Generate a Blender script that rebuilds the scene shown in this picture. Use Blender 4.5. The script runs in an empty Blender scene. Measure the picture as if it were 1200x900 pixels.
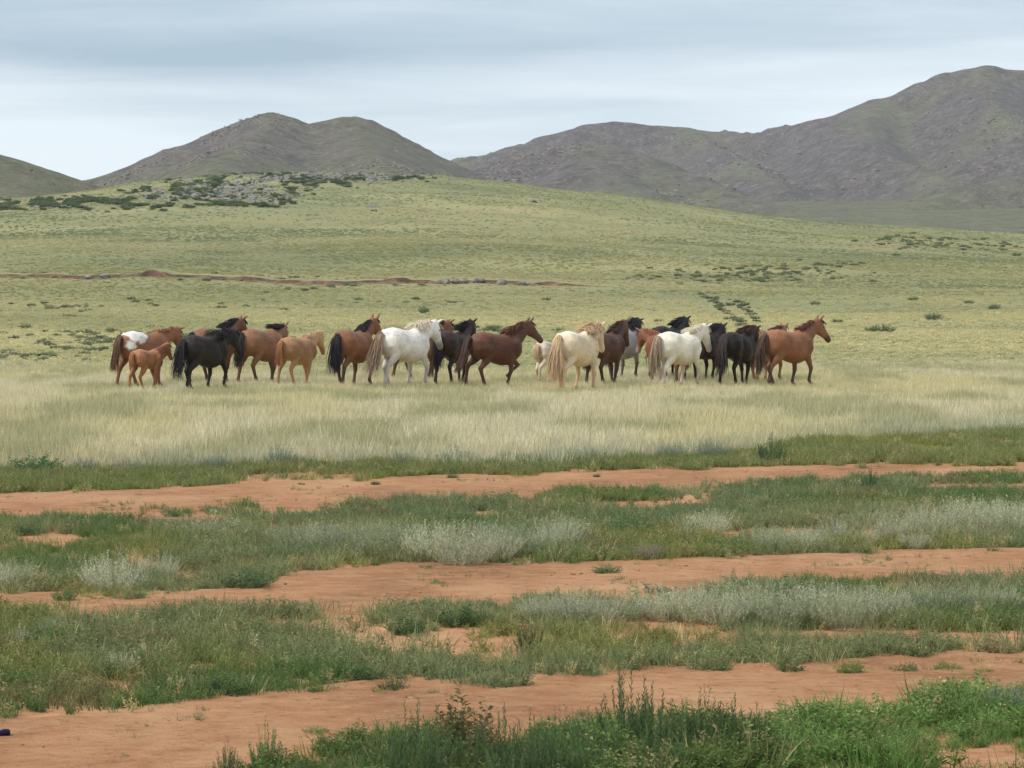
import bpy, math, random
import numpy as np
from mathutils import Vector, Matrix

S = bpy.context.scene
R = math.radians
COL = S.collection

# ------------------------------------------------------------------ camera, sky, sun, exposure
F = 3400.0            # focal length in pixels of a 1200 px wide frame
HOR = 338.0           # eye level in that frame
CAMH = 2.5
cam = bpy.data.cameras.new('camera')
cam.sensor_width = 36.0
cam.lens = 36.0 * F / 1200.0
cam.clip_start = 0.5
cam.clip_end = 20000
camo = bpy.data.objects.new('camera', cam)
COL.objects.link(camo)
camo.location = (0, 0, CAMH)
camo.rotation_euler = (R(90) - math.atan((450 - HOR) / F), 0, 0)
S.camera = camo

SUN_EL, SUN_AZ = 52.0, -115.0      # azimuth measured clockwise from the viewing direction (+Y)
world = bpy.data.worlds.new('World')
S.world = world
world.use_nodes = True
wn, wl = world.node_tree.nodes, world.node_tree.links
wn.clear()
w_out = wn.new('ShaderNodeOutputWorld')
sky = wn.new('ShaderNodeTexSky')
sky.sky_type = 'NISHITA'
sky.sun_disc = False
sky.sun_elevation = R(SUN_EL)
sky.sun_rotation = R(SUN_AZ)
bg_sky = wn.new('ShaderNodeBackground')
bg_sky.inputs[1].default_value = 0.07
wl.new(sky.outputs[0], bg_sky.inputs[0])
tc = wn.new('ShaderNodeTexCoord')
sep = wn.new('ShaderNodeSeparateXYZ')
wl.new(tc.outputs['Generated'], sep.inputs[0])


def wmath(op, a, b=None):
    n = wn.new('ShaderNodeMath')
    n.operation = op
    for i, v in enumerate((a, b)):
        if v is None:
            continue
        if isinstance(v, (int, float)):
            n.inputs[i].default_value = v
        else:
            wl.new(v, n.inputs[i])
    return n.outputs[0]


zz = wmath('ADD', wmath('MAXIMUM', sep.outputs[2], 0.0), 0.075)
comb = wn.new('ShaderNodeCombineXYZ')
wl.new(wmath('DIVIDE', sep.outputs[0], zz), comb.inputs[0])
wl.new(wmath('DIVIDE', sep.outputs[1], zz), comb.inputs[1])


def wnoise(scale, loc, detail=4.0, rough=0.5, dist=0.0):
    m = wn.new('ShaderNodeMapping')
    m.inputs['Location'].default_value = loc
    m.inputs['Scale'].default_value = scale
    wl.new(comb.outputs[0], m.inputs[0])
    n = wn.new('ShaderNodeTexNoise')
    n.inputs['Scale'].default_value = 1.0
    n.inputs['Detail'].default_value = detail
    n.inputs['Roughness'].default_value = rough
    n.inputs['Distortion'].default_value = dist
    wl.new(m.outputs[0], n.inputs['Vector'])
    return n.outputs[0]


SKY_OFF = (12.25, 7.85, 0.0)
cl1 = wnoise((0.30, 0.30, 1), SKY_OFF, 3.0, 0.42, 0.3)
cl2 = wnoise((0.8, 1.5, 1), (7.7, 2.2, 0), 6.0, 0.6, 0.4)
mixn = wmath('ADD', wmath('MULTIPLY', cl1, 0.68), wmath('MULTIPLY', cl2, 0.32))
ramp = wn.new('ShaderNodeValToRGB')
ramp.color_ramp.elements[0].position = 0.36
ramp.color_ramp.elements[0].color = (0.35, 0.475, 0.60, 1)
ramp.color_ramp.elements[1].position = 0.585
ramp.color_ramp.elements[1].color = (0.82, 0.91, 0.99, 1)
wl.new(mixn, ramp.inputs[0])
bg_cl = wn.new('ShaderNodeBackground')
bg_cl.inputs[1].default_value = 0.66
wl.new(ramp.outputs[0], bg_cl.inputs[0])
mixw = wn.new('ShaderNodeMixShader')
mixw.inputs[0].default_value = 0.88
wl.new(bg_sky.outputs[0], mixw.inputs[1])
wl.new(bg_cl.outputs[0], mixw.inputs[2])
wl.new(mixw.outputs[0], w_out.inputs[0])

sun = bpy.data.lights.new('sun', 'SUN')
sun.energy = 1.5
sun.angle = R(12)
sun.color = (1.0, 0.955, 0.88)
suno = bpy.data.objects.new('sun', sun)
COL.objects.link(suno)
sd = Vector((math.sin(R(SUN_AZ)) * math.cos(R(SUN_EL)), math.cos(R(SUN_AZ)) * math.cos(R(SUN_EL)), math.sin(R(SUN_EL))))
suno.rotation_euler = sd.to_track_quat('Z', 'Y').to_euler()
suno.location = (-30, -20, 60)

S.view_settings.view_transform = 'Standard'
S.view_settings.look = 'None'
S.view_settings.gamma = 1.0
S.view_settings.use_curve_mapping = False
S.view_settings.exposure = 0.8
S.cycles.max_bounces = 4
S.cycles.transparent_max_bounces = 4
S.cycles.diffuse_bounces = 2
S.cycles.volume_bounces = 1
S.cycles.use_denoising = True

# ------------------------------------------------------------------ helpers
rng = np.random.default_rng(11)
random.seed(5)


def lin(r, g, b):
    f = lambda c: (c / 255.0) / 12.92 if c <= 10 else (((c / 255.0) + 0.055) / 1.055) ** 2.4
    return (f(r), f(g), f(b))


def vnoise(x, y, seed=0):
    x = np.asarray(x, float); y = np.asarray(y, float)
    xi = np.floor(x).astype(np.int64); yi = np.floor(y).astype(np.int64)
    fx = x - xi; fy = y - yi
    fx = fx * fx * (3 - 2 * fx); fy = fy * fy * (3 - 2 * fy)

    def h(a, b):
        n = (a * 374761393 + b * 668265263 + seed * 974634777) & 0xffffffff
        n = ((n ^ (n >> 13)) * 1274126177) & 0xffffffff
        n = (n ^ (n >> 16)) & 0xffffffff
        return n / 4294967295.0
    return (h(xi, yi) * (1 - fx) + h(xi + 1, yi) * fx) * (1 - fy) + (h(xi, yi + 1) * (1 - fx) + h(xi + 1, yi + 1) * fx) * fy


def fbm(x, y, seed=0, octv=4, gain=0.5):
    t = 0.0; a = 1.0; s = 0.0
    for o in range(octv):
        t = t + a * vnoise(x * 2 ** o + 17.3 * o, y * 2 ** o - 9.1 * o, seed + o)
        s += a; a *= gain
    return t / s


def sstep(a, b, x):
    t = np.clip((x - a) / (b - a), 0, 1)
    return t * t * (3 - 2 * t)


def tag(o, label=None, cat=None, group=None, kind=None):
    if label: o['label'] = label
    if cat: o['category'] = cat
    if group: o['group'] = group
    if kind: o['kind'] = kind
    return o


def mesh_np(name, verts, faces, smooth=True):
    me = bpy.data.meshes.new(name)
    me.from_pydata([tuple(v) for v in verts], [], faces)
    me.update()
    if smooth:
        me.polygons.foreach_set('use_smooth', np.ones(len(me.polygons), bool))
    return me


def add(name, me, mat=None, parent=None):
    o = bpy.data.objects.new(name, me)
    COL.objects.link(o)
    if mat is not None and me is not None and len(me.materials) == 0:
        me.materials.append(mat)
    if parent is not None:
        o.parent = parent
    return o


def grid_mesh(name, X, Y, Z, wrap=False):
    n, m = X.shape
    v = np.stack([X, Y, Z], -1).reshape(-1, 3)
    i = np.arange(n - 1)[:, None]
    j = np.arange(m if wrap else m - 1)[None, :]
    j2 = (j + 1) % m
    q = np.stack([i * m + j, i * m + j2, (i + 1) * m + j2, (i + 1) * m + j], -1).reshape(-1, 4)
    me = bpy.data.meshes.new(name)
    me.vertices.add(len(v)); me.vertices.foreach_set('co', v.ravel())
    me.loops.add(q.size); me.loops.foreach_set('vertex_index', q.ravel().astype(np.int32))
    me.polygons.add(len(q)); me.polygons.foreach_set('loop_start', np.arange(0, q.size, 4, dtype=np.int32))
    me.polygons.foreach_set('use_smooth', np.ones(len(q), bool))
    me.update(); me.validate()
    return me


class Nodes:
    """small wrapper for building materials"""
    def __init__(s, name):
        s.m = bpy.data.materials.new(name)
        s.m.use_nodes = True
        s.n, s.l = s.m.node_tree.nodes, s.m.node_tree.links
        s.b = s.n['Principled BSDF']
        s.out = s.n['Material Output']
        s.b.inputs['Specular IOR Level'].default_value = 0.15
        s.b.inputs['Roughness'].default_value = 0.9
        g = s.n.new('ShaderNodeNewGeometry')
        s.pos = g.outputs['Position']; s.nor = g.outputs['Normal']

    def noise(s, scale, detail=5, rough=0.55, stretch=(1, 1, 1), loc=(0, 0, 0), vec=None, dist=0.0):
        m = s.n.new('ShaderNodeMapping')
        m.inputs['Scale'].default_value = stretch
        m.inputs['Location'].default_value = loc
        s.l.new(vec or s.pos, m.inputs[0])
        t = s.n.new('ShaderNodeTexNoise')
        t.inputs['Scale'].default_value = scale
        t.inputs['Detail'].default_value = detail
        t.inputs['Roughness'].default_value = rough
        t.inputs['Distortion'].default_value = dist
        s.l.new(m.outputs[0], t.inputs['Vector'])
        return t.outputs[0]

    def ramp(s, fac, stops):
        r = s.n.new('ShaderNodeValToRGB')
        e = r.color_ramp.elements
        while len(e) < len(stops): e.new(0.5)
        for k, (p, c) in enumerate(stops):
            e[k].position = p
            e[k].color = (c[0], c[1], c[2], 1) if not isinstance(c, (int, float)) else (c, c, c, 1)
        s.l.new(fac, r.inputs[0])
        return r.outputs[0]

    def mix(s, fac, a, b, mode='MIX'):
        m = s.n.new('ShaderNodeMix')
        m.data_type = 'RGBA'; m.blend_type = mode
        for sock, v in ((m.inputs[0], fac), (m.inputs[6], a), (m.inputs[7], b)):
            if isinstance(v, (int, float)): sock.default_value = v
            elif isinstance(v, tuple): sock.default_value = (v[0], v[1], v[2], 1)
            else: s.l.new(v, sock)
        return m.outputs[2]

    def math(s, op, a, b=0.0, clamp=False):
        m = s.n.new('ShaderNodeMath'); m.operation = op; m.use_clamp = clamp
        for i, v in enumerate((a, b)):
            if isinstance(v, (int, float)): m.inputs[i].default_value = v
            else: s.l.new(v, m.inputs[i])
        return m.outputs[0]

    def attr(s, name, kind='GEOMETRY'):
        a = s.n.new('ShaderNodeAttribute'); a.attribute_name = name; a.attribute_type = kind
        return a

    def bump(s, h, strength=0.5, dist=0.05):
        b = s.n.new('ShaderNodeBump')
        b.inputs['Strength'].default_value = strength
        b.inputs['Distance'].default_value = dist
        s.l.new(h, b.inputs['Height'])
        s.l.new(b.outputs[0], s.b.inputs['Normal'])

    def color(s, c):
        if isinstance(c, tuple): s.b.inputs['Base Color'].default_value = (c[0], c[1], c[2], 1)
        else: s.l.new(c, s.b.inputs['Base Color'])
        return s

    def translucent(s, c, fac=0.3):
        """thin leaf: part of the light passes through"""
        t = s.n.new('ShaderNodeBsdfTranslucent')
        s.l.new(c, t.inputs[0])
        mx = s.n.new('ShaderNodeMixShader'); mx.inputs[0].default_value = fac
        s.l.new(s.b.outputs[0], mx.inputs[1]); s.l.new(t.outputs[0], mx.inputs[2])
        s.l.new(mx.outputs[0], s.out.inputs[0])


# ------------------------------------------------------------------ terrain shape
def P3(px, py, d):
    """point at distance d along +Y that appears at (px, py)"""
    return np.array([(px - 600.0) / F * d, d, CAMH + (HOR - py) / F * d])


crest_px = [(-900, 268), (-400, 262), (-100, 247), (0, 238), (100, 226), (200, 214), (300, 205), (380, 203), (450, 206), (520, 206), (600, 214),
            (700, 228), (800, 243), (900, 257), (1000, 268), (1040, 272), (1200, 284), (1700, 292)]
_cx = np.array([P3(a, b, 650)[0] for a, b in crest_px])
_cz = np.array([P3(a, b, 650)[2] for a, b in crest_px])
_sy = np.array([0, 88, 110, 150, 200, 300, 400, 500, 575, 650, 720, 850, 1000])
_sv = np.array([0, 0, .003, .016, .041, .150, .36, .64, .86, 1.0, 1.0, .72, .3])
_yy = np.linspace(0, 1000, 2001)
_ss = np.interp(_yy, _sy, _sv)
_k = np.hanning(81); _k /= _k.sum()
_ss = np.convolve(np.pad(_ss, 40, mode='edge'), _k, 'valid')


def plain(y):
    return np.where(y > 500, np.minimum(13 + (y - 650) * 0.0213, 27.5), 0)


def ground_z(x, y):
    x = np.asarray(x, float); y = np.asarray(y, float)
    zc = np.interp(x, _cx, _cz)
    s = np.interp(y, _yy, _ss)
    s = np.where(y > 1000, _ss[-1], s)
    h = zc * s
    p = plain(y)
    h = np.where(y > 500, 0.5 * (h + p + np.sqrt((h - p) ** 2 + 4.0)) - 0.5 * np.exp(-(y - 500) / 60.0) * 0, h)
    h = np.where((y > 500) & (y < 560), (zc * s) * (1 - sstep(500, 560, y)) + h * sstep(500, 560, y), h)
    near = 0.05 * (fbm(x / 4.0, y / 4.0, 3, 2) - 0.5)
    far = sstep(90, 300, y) * ((fbm(x / 30.0, y / 45.0, 5, 4) - 0.5) * 1.6) + sstep(300, 600, y) * (fbm(x / 25.0, y / 40.0, 8, 4) - 0.5) * 2.2
    return h + near + far


def px2ground(px, py):
    """march the view ray through (px, py) until it meets the ground"""
    lo, hi = 9.0, 1600.0
    for num in (500, 40):
        ds = np.geomspace(lo, hi, num)
        x = (px - 600.0) / F * ds
        hit = np.nonzero(ground_z(x, ds) >= CAMH + (HOR - py) / F * ds)[0]
        k = max(int(hit[0]), 1) if len(hit) else len(ds) - 1
        lo, hi = ds[k - 1], ds[k]
    return float(x[k]), float(ds[k]), float(ground_z(x[k], ds[k]))


def flat_d(py):
    return CAMH * F / (py - HOR)


# band edges of the near ground, given where they cross the frame (x: y); kept as lines on the ground
def edge(pts):
    a = np.array(sorted(pts), float)
    return a[:, 0], a[:, 1]


E_MEADOW = edge([(-600, 566), (0, 557), (300, 550), (600, 547), (850, 538), (940, 520), (1200, 506), (1800, 490)])
E_T1T = edge([(-600, 600), (0, 579), (200, 571), (400, 561), (600, 553), (800, 549), (1000, 545), (1200, 542), (1800, 535)])
E_T1B = edge([(-600, 640), (0, 612), (150, 603), (300, 598), (450, 594), (600, 587), (800, 578), (1000, 568), (1200, 558), (1800, 545)])
E_T2T = edge([(-600, 715), (0, 698), (150, 695), (300, 691), (335, 672), (500, 663), (700, 661), (900, 653), (1200, 643), (1800, 625)])
E_T2B = edge([(-600, 760), (0, 735), (200, 731), (400, 726), (600, 719), (700, 713), (850, 702), (1000, 692), (1200, 680), (1800, 655)])
E_T3T = edge([(-600, 905), (0, 845), (100, 839), (200, 827), (300, 817), (450, 802), (550, 798), (650, 788), (780, 781), (950, 773), (1080, 766), (1200, 765), (1800, 740)])
E_T3B = edge([(-600, 1010), (0, 1000), (150, 960), (230, 925), (350, 906), (450, 890), (600, 878), (800, 864), (950, 848), (1200, 832), (1800, 800)])


def ev(e, px):
    return np.interp(px, e[0], e[1])


# ------------------------------------------------------------------ materials of the ground
def soil_nodes(n):
    a = n.noise(0.55, 6, 0.6, (1, 0.6, 1))
    b = n.noise(5.0, 7, 0.72, (0.6, 1, 1), (4, 2, 0))
    c = n.noise(45.0, 4, 0.7)
    col = n.ramp(a, [(0.30, lin(148, 104, 70)), (0.5, lin(175, 125, 87)), (0.70, lin(196, 150, 110))])
    col = n.mix(n.math('MULTIPLY', n.ramp(b, [(0.45, 0.0), (0.75, 1.0)]), 0.5), col, lin(208, 168, 128))
    col = n.mix(n.math('MULTIPLY', n.ramp(b, [(0.25, 1.0), (0.45, 0.0)]), 0.55), col, lin(114, 80, 56))
    col = n.mix(n.math('MULTIPLY', n.ramp(c, [(0.62, 0.0), (0.70, 1.0)]), 0.5), col, lin(110, 72, 58))
    e = n.noise(13.0, 5, 0.7, (0.8, 1, 1), (9, 1, 0))
    col = n.mix(n.math('MULTIPLY', n.ramp(e, [(0.56, 0.0), (0.68, 1.0)]), 0.55), col, lin(108, 72, 54))
    col = n.mix(n.math('MULTIPLY', n.ramp(e, [(0.32, 1.0), (0.42, 0.0)]), 0.4), col, lin(206, 162, 124))
    col = n.mix(n.math('MULTIPLY', n.ramp(c, [(0.28, 1.0), (0.35, 0.0)]), 0.45), col, lin(228, 190, 158))
    return col, n.math('ADD', n.math('MULTIPLY', b, 0.7), n.math('ADD', n.math('MULTIPLY', c, 0.5), n.math('MULTIPLY', e, 0.7)))


def make_soil():
    n = Nodes('red_soil')
    col, h = soil_nodes(n)
    n.color(col)
    n.bump(h, 0.8, 0.04)
    n.b.inputs['Roughness'].default_value = 0.95
    return n.m


M_SOIL = make_soil()


def make_ground():
    n = Nodes('steppe_ground')
    soil, h = soil_nodes(n)
    sp = n.n.new('ShaderNodeSeparateXYZ'); n.l.new(n.pos, sp.inputs[0])
    a = n.noise(0.03, 6, 0.6, (0.6, 0.8, 1))
    b = n.noise(0.10, 6, 0.65, (0.5, 0.7, 1), (11, 5, 0))
    c = n.noise(0.012, 4, 0.5, (1, 0.6, 1), (40, 0, 0))
    far = n.ramp(a, [(0.30, lin(112, 116, 78)), (0.45, lin(133, 133, 92)), (0.58, lin(150, 144, 100)), (0.72, lin(166, 156, 110))])
    far = n.mix(n.math('MULTIPLY', n.ramp(b, [(0.52, 0.0), (0.66, 1.0)]), 0.55), far, lin(104, 112, 76))
    far = n.mix(n.math('MULTIPLY', n.ramp(c, [(0.50, 0.0), (0.62, 1.0)]), 0.5), far, lin(146, 136, 90))
    far = n.mix(n.math('MULTIPLY', n.ramp(b, [(0.30, 1.0), (0.40, 0.0)]), 0.35), far, lin(178, 160, 125))
    straw = n.mix(n.noise(0.5, 4), lin(150, 138, 90), lin(176, 162, 112))
    f1 = n.math('MULTIPLY', n.math('SUBTRACT', sp.outputs[1], 40.0), 0.25, True)
    f2 = n.math('MULTIPLY', n.math('SUBTRACT', sp.outputs[1], 78.0), 0.05, True)
    col = n.mix(f1, soil, straw)
    col = n.mix(f2, col, far)
    n.color(col)
    n.bump(h, 0.4, 0.03)
    return n.m


M_GROUND = make_ground()

# ------------------------------------------------------------------ ground sheet
ang = np.concatenate([np.linspace(-180, -30, 40)[:-1], np.linspace(-30, -13, 40)[:-1], np.linspace(-13, 13, 300)[:-1],
                      np.linspace(13, 30, 40)[:-1], np.linspace(30, 180, 40)[:-1]])
rad = np.concatenate([[0.0], np.geomspace(1.5, 3050, 420)])
AA, RR = np.meshgrid(np.radians(ang), rad)
GX, GY = RR * np.sin(AA), RR * np.cos(AA)
GZ = ground_z(GX, GY)
g = add('ground', grid_mesh('ground', GX, GY, GZ, wrap=True), M_GROUND)
tag(g, kind='structure', label='grassy steppe plain rising to a low green hill')


# ------------------------------------------------------------------ dirt tracks
def track(e_top, e_bot, seed, label):
    px = np.linspace(-1700, 2900, 900)
    top, bot = ev(e_top, px), ev(e_bot, px)
    dt, db = flat_d(top), flat_d(bot)
    xw_t = (px - 600) / F * dt
    jit = 0.35 * (fbm(xw_t * 1.1, xw_t * 0 + seed, seed, 4) - 0.5) * (dt / 25)
    jit2 = 0.35 * (fbm(xw_t * 1.1, xw_t * 0 + seed + 9, seed + 7, 4) - 0.5) * (dt / 25)
    dt, db = dt + 0.15 + jit, db - 0.15 + jit2
    V = np.linspace(0, 1, 40)[:, None]
    D = db[None] * (1 - V) + dt[None] * V
    X = (px[None] - 600) / F * D
    rut = -0.022 * (np.exp(-((V - 0.3) / 0.07) ** 2) + np.exp(-((V - 0.68) / 0.07) ** 2))
    Z = ground_z(X, D) + 0.014 + (0.014 + rut + 0.022 * (fbm(X * 1.5, D * 1.5, seed + 3, 4) - 0.5)) * np.minimum(1, 6 * np.minimum(V, 1 - V)) * 0.6
    Z = np.maximum(Z, ground_z(X, D) + 0.008)
    rim = np.clip(np.minimum(V, 1 - V) / 0.07, 0, 1) * np.clip(np.minimum(px + 1700, 2900 - px) / 60.0, 0, 1)[None]
    Z = Z * rim + (ground_z(X, D) - 0.03) * (1 - rim)
    o = add('dirt_track', grid_mesh('dirt_track', X, D, Z), M_SOIL)
    return tag(o, kind='structure', label=label, cat='dirt track')


track(E_T1T, E_T1B, 21, 'red dirt track running along the edge of the dry meadow')
track(E_T2T, E_T2B, 22, 'red dirt track between two strips of sagebrush and grass')
track(E_T3T, E_T3B, 23, 'red dirt track behind the bright green roadside weeds')


# ------------------------------------------------------------------ mountains
def ridge_field(ridges, X, Y):
    """height of land falling away from ridge lines; ridges blend softly where they meet"""
    H = None
    D = np.full(X.shape, 1e9)
    for k, rad_, line in ridges:
        p = np.array([P3(*q) for q in line])
        Hr = np.full(X.shape, -1e3)
        for a, b in zip(p[:-1], p[1:]):
            dx, dy = b[0] - a[0], b[1] - a[1]
            t = np.clip(((X - a[0]) * dx + (Y - a[1]) * dy) / (dx * dx + dy * dy), 0, 1)
            dist = np.hypot(X - a[0] - t * dx, Y - a[1] - t * dy)
            fall = k * (np.sqrt(dist ** 2 + rad_ ** 2) - rad_)
            fall = np.where(fall > 40, 40 + (fall - 40) * 0.62, fall)
            Hr = np.maximum(Hr, a[2] + t * (b[2] - a[2]) - fall)
            D = np.minimum(D, dist)
        if H is None:
            H = Hr
        else:
            q = np.clip(8.0 - np.abs(H - Hr), 0, None) / 8.0
            H = np.maximum(H, Hr) + q * q * 2.0
    return H, D


def mountain(name, ridges, x0, x1, y0, y1, step, seed, label, mat, rough=1.0):
    xs = np.arange(x0, x1, step); ys = np.arange(y0, y1, step * 1.3)
    X, Y = np.meshgrid(xs, ys)
    H, D = ridge_field(ridges, X, Y)
    g1 = np.abs(fbm(X / 110, Y / 110, seed, 3) - 0.5) * 2
    off = np.clip(D / 60, 0, 1)
    H = H - 11 * rough * off * (0.35 - g1) + 3.0 * rough * (fbm(X / 14, Y / 14, seed + 5, 4, 0.6) - 0.5)
    crag = np.clip(fbm(X / 40, Y / 40, seed + 9, 3) - 0.56, 0, 1) * 8
    H = H + np.clip(crag, 0, 1) * 5.5 * rough * np.clip(fbm(X / 6, Y / 6, seed + 11, 3) - 0.35, 0, 1)
    base = ground_z(X, Y) - 4 + 0.065 * np.clip(Y - 1240, 0, 480) * sstep(40, 170, X)
    Z = np.maximum(H, base)
    o = add(name, grid_mesh(name, X, Y, Z), mat)
    tag(o, kind='structure', label=label)
    return X, Y, Z, base


def make_mountain_mat(name, scree1, scree2, grass1, grass2, seed):
    n = Nodes(name)
    a = n.noise(0.008, 6, 0.6, loc=(seed, seed * 2, 0))
    b = n.noise(0.06, 7, 0.7, loc=(seed, 3, 0))
    c = n.noise(0.35, 4, 0.7)
    sp = n.n.new('ShaderNodeSeparateXYZ'); n.l.new(n.nor, sp.inputs[0])
    slope = n.ramp(sp.outputs[2], [(0.86, 0.0), (0.985, 1.0)])
    scree = n.mix(n.ramp(b, [(0.35, 0.0), (0.65, 1.0)]), scree1, scree2)
    grass = n.mix(n.ramp(b, [(0.3, 0.0), (0.7, 1.0)]), grass1, grass2)
    f = n.math('ADD', n.math('MULTIPLY', slope, 0.6), n.math('MULTIPLY', n.math('SUBTRACT', a, 0.525), 4.8), True)
    ps = n.n.new('ShaderNodeSeparateXYZ'); n.l.new(n.pos, ps.inputs[0])
    low = n.math('MULTIPLY', n.math('SUBTRACT', 64.0, ps.outputs[2]), 0.04, True)
    f = n.math('ADD', f, n.math('MULTIPLY', low, n.ramp(b, [(0.3, 0.55), (0.6, 1.0)])), True)
    col = n.mix(f, scree, grass)
    d = n.noise(0.13, 5, 0.7, loc=(2, seed, 5))
    col = n.mix(n.math('MULTIPLY', n.ramp(d, [(0.52, 0.0), (0.66, 1.0)]), n.math('SUBTRACT', 0.75, n.math('MULTIPLY', f, 0.5))), col, (0.205, 0.178, 0.165))
    col = n.mix(n.math('MULTIPLY', n.ramp(d, [(0.34, 1.0), (0.46, 0.0)]), 0.6), col, (0.045, 0.042, 0.034))
    col = n.mix(n.math('MULTIPLY', n.ramp(c, [(0.56, 0.0), (0.66, 1.0)]), 0.6), col, (0.27, 0.245, 0.235))
    col = n.mix(n.math('MULTIPLY', n.ramp(c, [(0.33, 1.0), (0.42, 0.0)]), 0.6), col, (0.05, 0.055, 0.035))
    n.color(col)
    n.bump(n.math('ADD', n.math('MULTIPLY', b, 1.5), n.math('ADD', c, d)), 0.6, 2.5)
    return n.m


M_MT = make_mountain_mat('mountain_scree', (0.066, 0.050, 0.050), (0.125, 0.098, 0.094), (0.090, 0.092, 0.046), (0.175, 0.165, 0.085), 3.0)
M_MT2 = make_mountain_mat('hill_scree', (0.080, 0.061, 0.055), (0.150, 0.119, 0.108), (0.092, 0.094, 0.046), (0.165, 0.155, 0.082), 9.0)

right_r = [
    (0.78, 14, [(1500, 150, 2300), (1350, 108, 2300), (1250, 89, 2300), (1200, 83, 2300), (1150, 81, 2300), (1110, 85, 2300), (1080, 97, 2300), (1030, 119, 2300), (960, 140, 2300), (885, 158, 2350),
                (800, 152, 2400), (720, 143, 2400), (690, 146, 2400), (640, 160, 2400), (600, 176, 2400)]),
    (0.7, 14, [(600, 176, 2400), (570, 183, 2450), (545, 185, 2450), (520, 192, 2500), (440, 215, 2500)]),
    (0.62, 16, [(1030, 119, 2300), (1005, 150, 2150), (1030, 182, 2000), (1100, 209, 1870), (1108, 240, 1720)]),
    (0.62, 16, [(800, 152, 2400), (835, 174, 2250), (870, 190, 2080), (915, 225, 1900)]),
    (0.62, 16, [(1150, 81, 2300), (1160, 120, 2150), (1200, 160, 2000)]),
    (0.55, 22, [(480, 222, 1820), (560, 200, 1800), (620, 182, 1800), (665, 173, 1780), (705, 172, 1750), (740, 181, 1720), (790, 203, 1680), (850, 228, 1630), (930, 247, 1560), (1000, 260, 1500), (1050, 269, 1450)]),
    (0.5, 20, [(690, 172, 1750), (700, 200, 1650), (730, 225, 1560)]),
    (0.5, 22, [(1400, 170, 1650), (1250, 192, 1650), (1200, 206, 1640), (1130, 219, 1620), (1070, 243, 1570), (1040, 262, 1520)]),
]
left_r = [
    (0.92, 5, [(-20, 240, 1500), (60, 224, 1500), (105, 211, 1500), (170, 193, 1500), (215, 177, 1500), (240, 162, 1500), (290, 144, 1500), (318, 136, 1500), (345, 150, 1500), (363, 158, 1500),
                (385, 145, 1500), (412, 143, 1500), (435, 152, 1500), (480, 172, 1500), (525, 192, 1500), (580, 215, 1500), (650, 240, 1500)]),
    (0.55, 14, [(318, 137, 1500), (300, 160, 1400), (270, 182, 1300), (240, 205, 1200)]),
    (0.55, 14, [(412, 143, 1500), (420, 168, 1400), (450, 195, 1290)]),
    (0.55, 14, [(215, 177, 1500), (180, 200, 1400)]),
]
edge_r = [(0.5, 14, [(-260, 150, 950), (-120, 168, 950), (-40, 182, 950), (0, 191, 950), (40, 202, 950), (75, 215, 950), (110, 233, 950), (150, 252, 950)]),
          (0.4, 14, [(-40, 182, 950), (-20, 205, 870), (20, 222, 830)])]
MT = []
MT.append(mountain('mountain', right_r, -330, 640, 1300, 2900, 4.0, 31, 'broad dark stony mountain range with rounded summits and grassy spurs', M_MT))
MT.append(mountain('mountain', left_r, -420, 60, 1080, 1800, 3.0, 41, 'twin topped dark stony mountain behind the green hill', M_MT2, 0.7))
MT.append(mountain('hill', edge_r, -260, -100, 800, 1150, 2.0, 51, 'low dark hill shoulder beside the rocky crest', M_MT2, 0.45))

# ------------------------------------------------------------------ scatter of small plants: points with instances
_proto_cache = {}


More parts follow.
